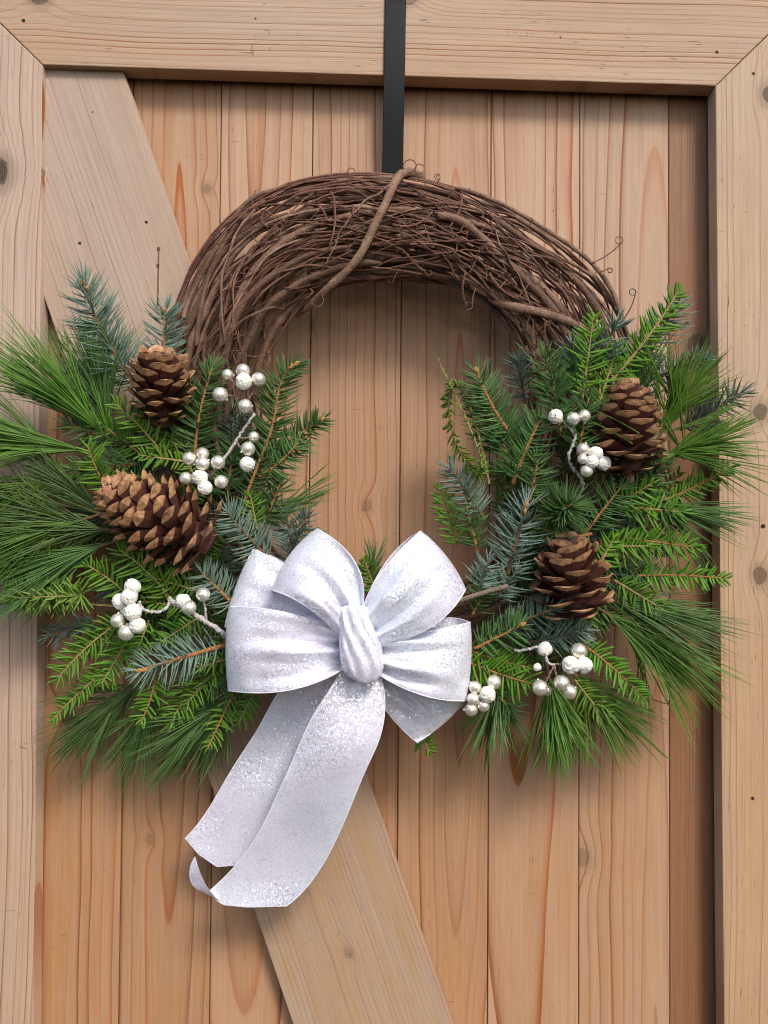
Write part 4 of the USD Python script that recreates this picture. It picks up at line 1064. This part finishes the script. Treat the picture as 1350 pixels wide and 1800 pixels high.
def sheet(Gd, thick=0.0005):
    """A thin cloth from a grid of points (nu, nv, 3), given its real thickness."""
    nu, nv = Gd.shape[:2]
    du = np.gradient(Gd, axis=0); dv = np.gradient(Gd, axis=1)
    n = np.cross(du, dv); n /= np.maximum(np.linalg.norm(n, axis=2, keepdims=True), 1e-12)
    a = (Gd + n * thick / 2).reshape(-1, 3); b = (Gd - n * thick / 2).reshape(-1, 3)
    i, j = np.meshgrid(np.arange(nu - 1), np.arange(nv - 1), indexing='ij')
    q = np.stack([i * nv + j, (i + 1) * nv + j, (i + 1) * nv + j + 1, i * nv + j + 1], -1).reshape(-1, 4)
    o = nu * nv
    rim = np.r_[np.arange(nv), np.arange(1, nu) * nv + nv - 1, (nu - 1) * nv + np.arange(nv - 2, -1, -1), np.arange(nu - 2, 0, -1) * nv]
    r2 = np.roll(rim, -1)
    Q = np.vstack([q, q[:, ::-1] + o, np.stack([r2, rim, rim + o, r2 + o], 1)])
    return np.vstack([a, b]), np.vstack([Q[:, [0, 1, 2]], Q[:, [0, 2, 3]]])


def qb(a, c, b, t):
    a, b, c = (np.asarray(k, float) for k in (a, b, c))
    t = t[:, None]
    return a * (1 - t) ** 2 + 2 * c * t * (1 - t) + b * t * t


bow = thing('ribbon_bow', 'large white glitter ribbon bow with five loops and two tails at the wreath foot', 'bow')


def hems(Gd, parent, skip=()):
    for k, e in enumerate((Gd[:, 0], Gd[:, -1])):
        if k not in skip:
            obj('wired_hem', tube(e, 0.0006, 6), hem_m, parent, smooth=True)


def loop(kA, kB, A, B, fA, fB, bA, bB, hk, hf, bulge, arch=12.0, seed=0, gath=0.0075, label=None):
    """A ribbon loop: out from the knot (edges kA, kB) to the fold (A, B) over the front and back behind. fA, fB, bA, bB steer the edges of front and back layer."""
    r_ = np.random.default_rng(seed)
    nu, nv = 73, 25
    th = np.linspace(0, 2 * np.pi, nu)
    x = (1 - np.cos(th)) / 2
    front = np.sin(th / 2 * 1.0)
    wgt = (1 + np.cos(th / 1.0)) / 2
    isf = np.clip(0.5 + 0.5 * np.sin(th) / (0.25 + np.abs(np.sin(th))) * 1.25, 0, 1)[:, None]
    eA = qb(kA, fA, A, x) * isf + qb(kA, bA, A, x) * (1 - isf)
    eB = qb(kB, fB, B, x) * isf + qb(kB, bB, B, x) * (1 - isf)
    v = np.linspace(0, 1, nv)
    px = eA[:, None] * (1 - v)[None, :, None] + eB[:, None] * v[None, :, None]
    d = (np.asarray(A, float) + B - kA - kB); d /= np.linalg.norm(d)
    px = px + d * (arch * (x ** 3)[:, None] * (4 * v * (1 - v))[None])[..., None]
    h = hk + (hf - hk) * x + bulge * np.sin(th) * np.sin(th / 2) ** 0.6
    hh = h[:, None] + np.zeros(nv)[None]
    ph = r_.uniform(0, 6.28, 3)
    g_ = (1 - x)[:, None] ** 1.15
    hh = hh + gath * g_ * (np.sin(v * 6.28 * 2.2 + ph[0]) + 0.5 * np.sin(v * 6.28 * 4.1 + ph[1]))[None]
    hh = hh + 0.006 * np.sin(x * 3.1 + ph[2])[:, None] * np.sin(v * 3.4 + ph[0])[None] * np.sin(th)[:, None]
    hh = hh - 0.010 * (np.abs(v - 0.5) * 2)[None] ** 2 * np.sin(th / 2)[:, None] ** 2 * np.sign(np.sin(th))[:, None] * 0.5
    rp = meshkit.noise(np.stack(np.broadcast_arrays(x[:, None] * 1.2 + seed, v[None] * 6.5 + x[:, None] * 1.5, np.sin(th)[:, None] * 0.8), -1), seed + 3)
    hh = hh + 0.0085 * (1 - x[:, None]) * (0.5 - np.abs(rp - 0.5) * 2) * np.clip(x[:, None] * 6, 0, 1)      # creases running out from the knot
    hh = hh + 0.0050 * (meshkit.fbm(np.stack(np.broadcast_arrays(x[:, None] * 3 + seed, v[None] * 2.6, np.sin(th)[:, None] * 1.5), -1), 2, seed) - 0.5) * 2
    Gd = P(px[..., 0], px[..., 1], hh)
    o = obj('loop', sheet(Gd), ribbon_m, bow, smooth=35)
    if label:
        tag(o, label)
    hems(Gd, o)


loop((612, 1082), (612, 1130), (444, 966), (395, 1101), (505, 984), (480, 1150), (500, 975), (470, 1150), .112, .105, .018, seed=1, arch=6)
loop((650, 1150), (648, 1182), (817, 1235), (734, 1306), (770, 1190), (663, 1248), (760, 1180), (670, 1240), .112, .110, .016, seed=2, arch=4)
loop((612, 1116), (614, 1170), (402, 1068), (401, 1214), (510, 1064), (520, 1232), (480, 1042), (505, 1222), .135, .125, .040, seed=3, arch=5)
loop((648, 1122), (650, 1176), (827, 1094), (819, 1232), (760, 1112), (738, 1236), (772, 1068), (735, 1225), .135, .122, .036, seed=4, arch=5)
loop((606, 1126), (634, 1082), (476, 1037), (557, 929), (535, 1050), (660, 985), (500, 1092), (650, 990), .150, .140, .042, seed=5, arch=11)
loop((634, 1080), (650, 1140), (740, 933), (819, 1035), (652, 1010), (778, 1118), (672, 968), (770, 1110), .148, .135, .040, seed=6, arch=8)


def tail(left, right, hL, hR, seed, wave=0.006, nend=None, nprof=((0, .1, .2, .5, .8, 1), (0, .7, 1, .8, .35, 0))):
    nu, nv = 80, 25
    l, r = bez(np.array(left, float), nu), bez(np.array(right, float), nu)
    v = np.linspace(0, 1, nv); u = np.linspace(0, 1, nu)
    px = l[:, None] * (1 - v)[None, :, None] + r[:, None] * v[None, :, None]
    if nend is not None:     # the cut end, not straight across
        k = np.clip((u - 0.8) / 0.2, 0, 1) ** 2
        px = px + k[:, None, None] * np.interp(v, *nprof)[None, :, None] * np.array(nend)
    a = np.interp(u, np.linspace(0, 1, len(hL)), hL); b = np.interp(u, np.linspace(0, 1, len(hR)), hR)
    from scipy.ndimage import gaussian_filter1d
    a, b = gaussian_filter1d(a, 5, mode='nearest'), gaussian_filter1d(b, 5, mode='nearest')
    hh = a[:, None] * (1 - v)[None] + b[:, None] * v[None]
    hh = hh + wave * np.sin(u * 7.5 + seed)[:, None] * np.sin(v * 3.14)[None]
    hh = hh + 0.004 * np.exp(-u * 7)[:, None] * np.sin(v * 6.28 * 2.0 + seed)[None]
    hh = hh + 0.003 * (meshkit.fbm(np.stack(np.broadcast_arrays(u[:, None] * 6, v[None] * 2.5, 0.0), -1), 2, seed) - 0.5)
    Gd = P(px[..., 0], px[..., 1], hh)
    o = obj('tail', sheet(Gd), ribbon_m, bow, smooth=35)
    hems(Gd, o)
    return o


tail([(560, 1170), (497, 1207), (458, 1273), (408, 1352), (366, 1423), (325, 1474)], [(620, 1180), (590, 1215), (545, 1290), (505, 1380), (465, 1450), (416, 1521)], [.125, .112, .100, .085, .070, .062], [.125, .118, .105, .09, .072, .062], 2, nend=(2, 22), nprof=((0, .25, .6, 1), (0, .75, 1, 0)))
t1 = tail([(606, 1160), (596, 1184), (549, 1261), (524, 1315), (487, 1398), (449, 1473), (420, 1514), (366, 1568)], [(655, 1160), (672, 1200), (676, 1252), (664, 1306), (644, 1350), (624, 1398), (590, 1477), (549, 1547), (503, 1593)],
          [.150, .150, .140, .128, .115, .10, .085, .075], [.150, .150, .150, .142, .128, .112, .095, .080], 5, wave=0.008, nend=(0, 18))
# the corner of the front tail that flips back up
cu = np.linspace(0, 1, 20)
outer_ = bez(np.array([(367, 1570), (348, 1564), (338, 1555), (333, 1539), (335, 1522), (342, 1506)], float), 20)
inner_ = bez(np.array([(392, 1588), (374, 1572), (362, 1556), (354, 1540), (348, 1524), (343, 1506)], float), 20)
vv_ = np.linspace(0, 1, 6)
px_ = outer_[:, None] * (1 - vv_)[None, :, None] + inner_[:, None] * vv_[None, :, None]
hh_ = (0.075 + 0.012 * cu)[:, None] + (0.012 * np.sin(cu * 3.1))[:, None] * vv_[None]
obj('turned_corner', sheet(P(px_[..., 0], px_[..., 1], hh_)), ribbon_m, t1, smooth=True)

# the knot: ribbon wrapped round the middle
nu, nv = 60, 96
uu = np.linspace(-1, 1, nu); aa = np.linspace(0, 2 * np.pi, nv, endpoint=False)
cl = bez(np.array([(619, 1064), (626, 1110), (636, 1155), (636, 1200)], float), nu)
wid = np.interp(uu, [-1, -.93, -.6, -.2, .25, .65, .88, 1], [20, 28, 29, 33, 38, 37, 27, 8])
V = []
for i in range(nu):
    c_ = np.sin(aa * 5 + 1.6 * uu[i] + 0.8 * np.sin(2.5 * uu[i]))
    crease = 1 + 0.10 * (0.45 - np.abs(c_)) * (0.5 + 0.5 * abs(uu[i] - 0.2)) + 0.06 * np.sin(aa * 3 + 3 * uu[i]) + 0.035 * np.sin(aa * 11 - 5 * uu[i])
    ox = np.sign(np.cos(aa)) * np.abs(np.cos(aa)) ** 0.85 * wid[i] * (0.3 * crease + 0.7)
    oh = np.sin(aa) * 0.021 * math.sqrt(max(0.03, 1 - 0.72 * max(0, uu[i]) ** 2 - 0.35 * min(0, uu[i]) ** 2)) * crease ** 1.8
    tx_ = np.gradient(cl, axis=0)[i]; tx_ /= np.linalg.norm(tx_)
    pxx = cl[i, 0] + ox * (-tx_[1]); pyy = cl[i, 1] + ox * tx_[0]
    V.append(P(pxx, pyy, 0.160 + oh))
V = np.vstack(V)
F = []
for i in range(nu - 1):
    for j in range(nv):
        a, b = i * nv + j, i * nv + (j + 1) % nv
        F += [[a, b, b + nv], [a, b + nv, a + nv]]
F += [[0, j + 1, j] for j in range(1, nv - 1)] + [[(nu - 1) * nv, (nu - 1) * nv + j, (nu - 1) * nv + j + 1] for j in range(1, nv - 1)]
obj('knot', (V, np.array(F)), ribbon_m, bow, smooth=True)
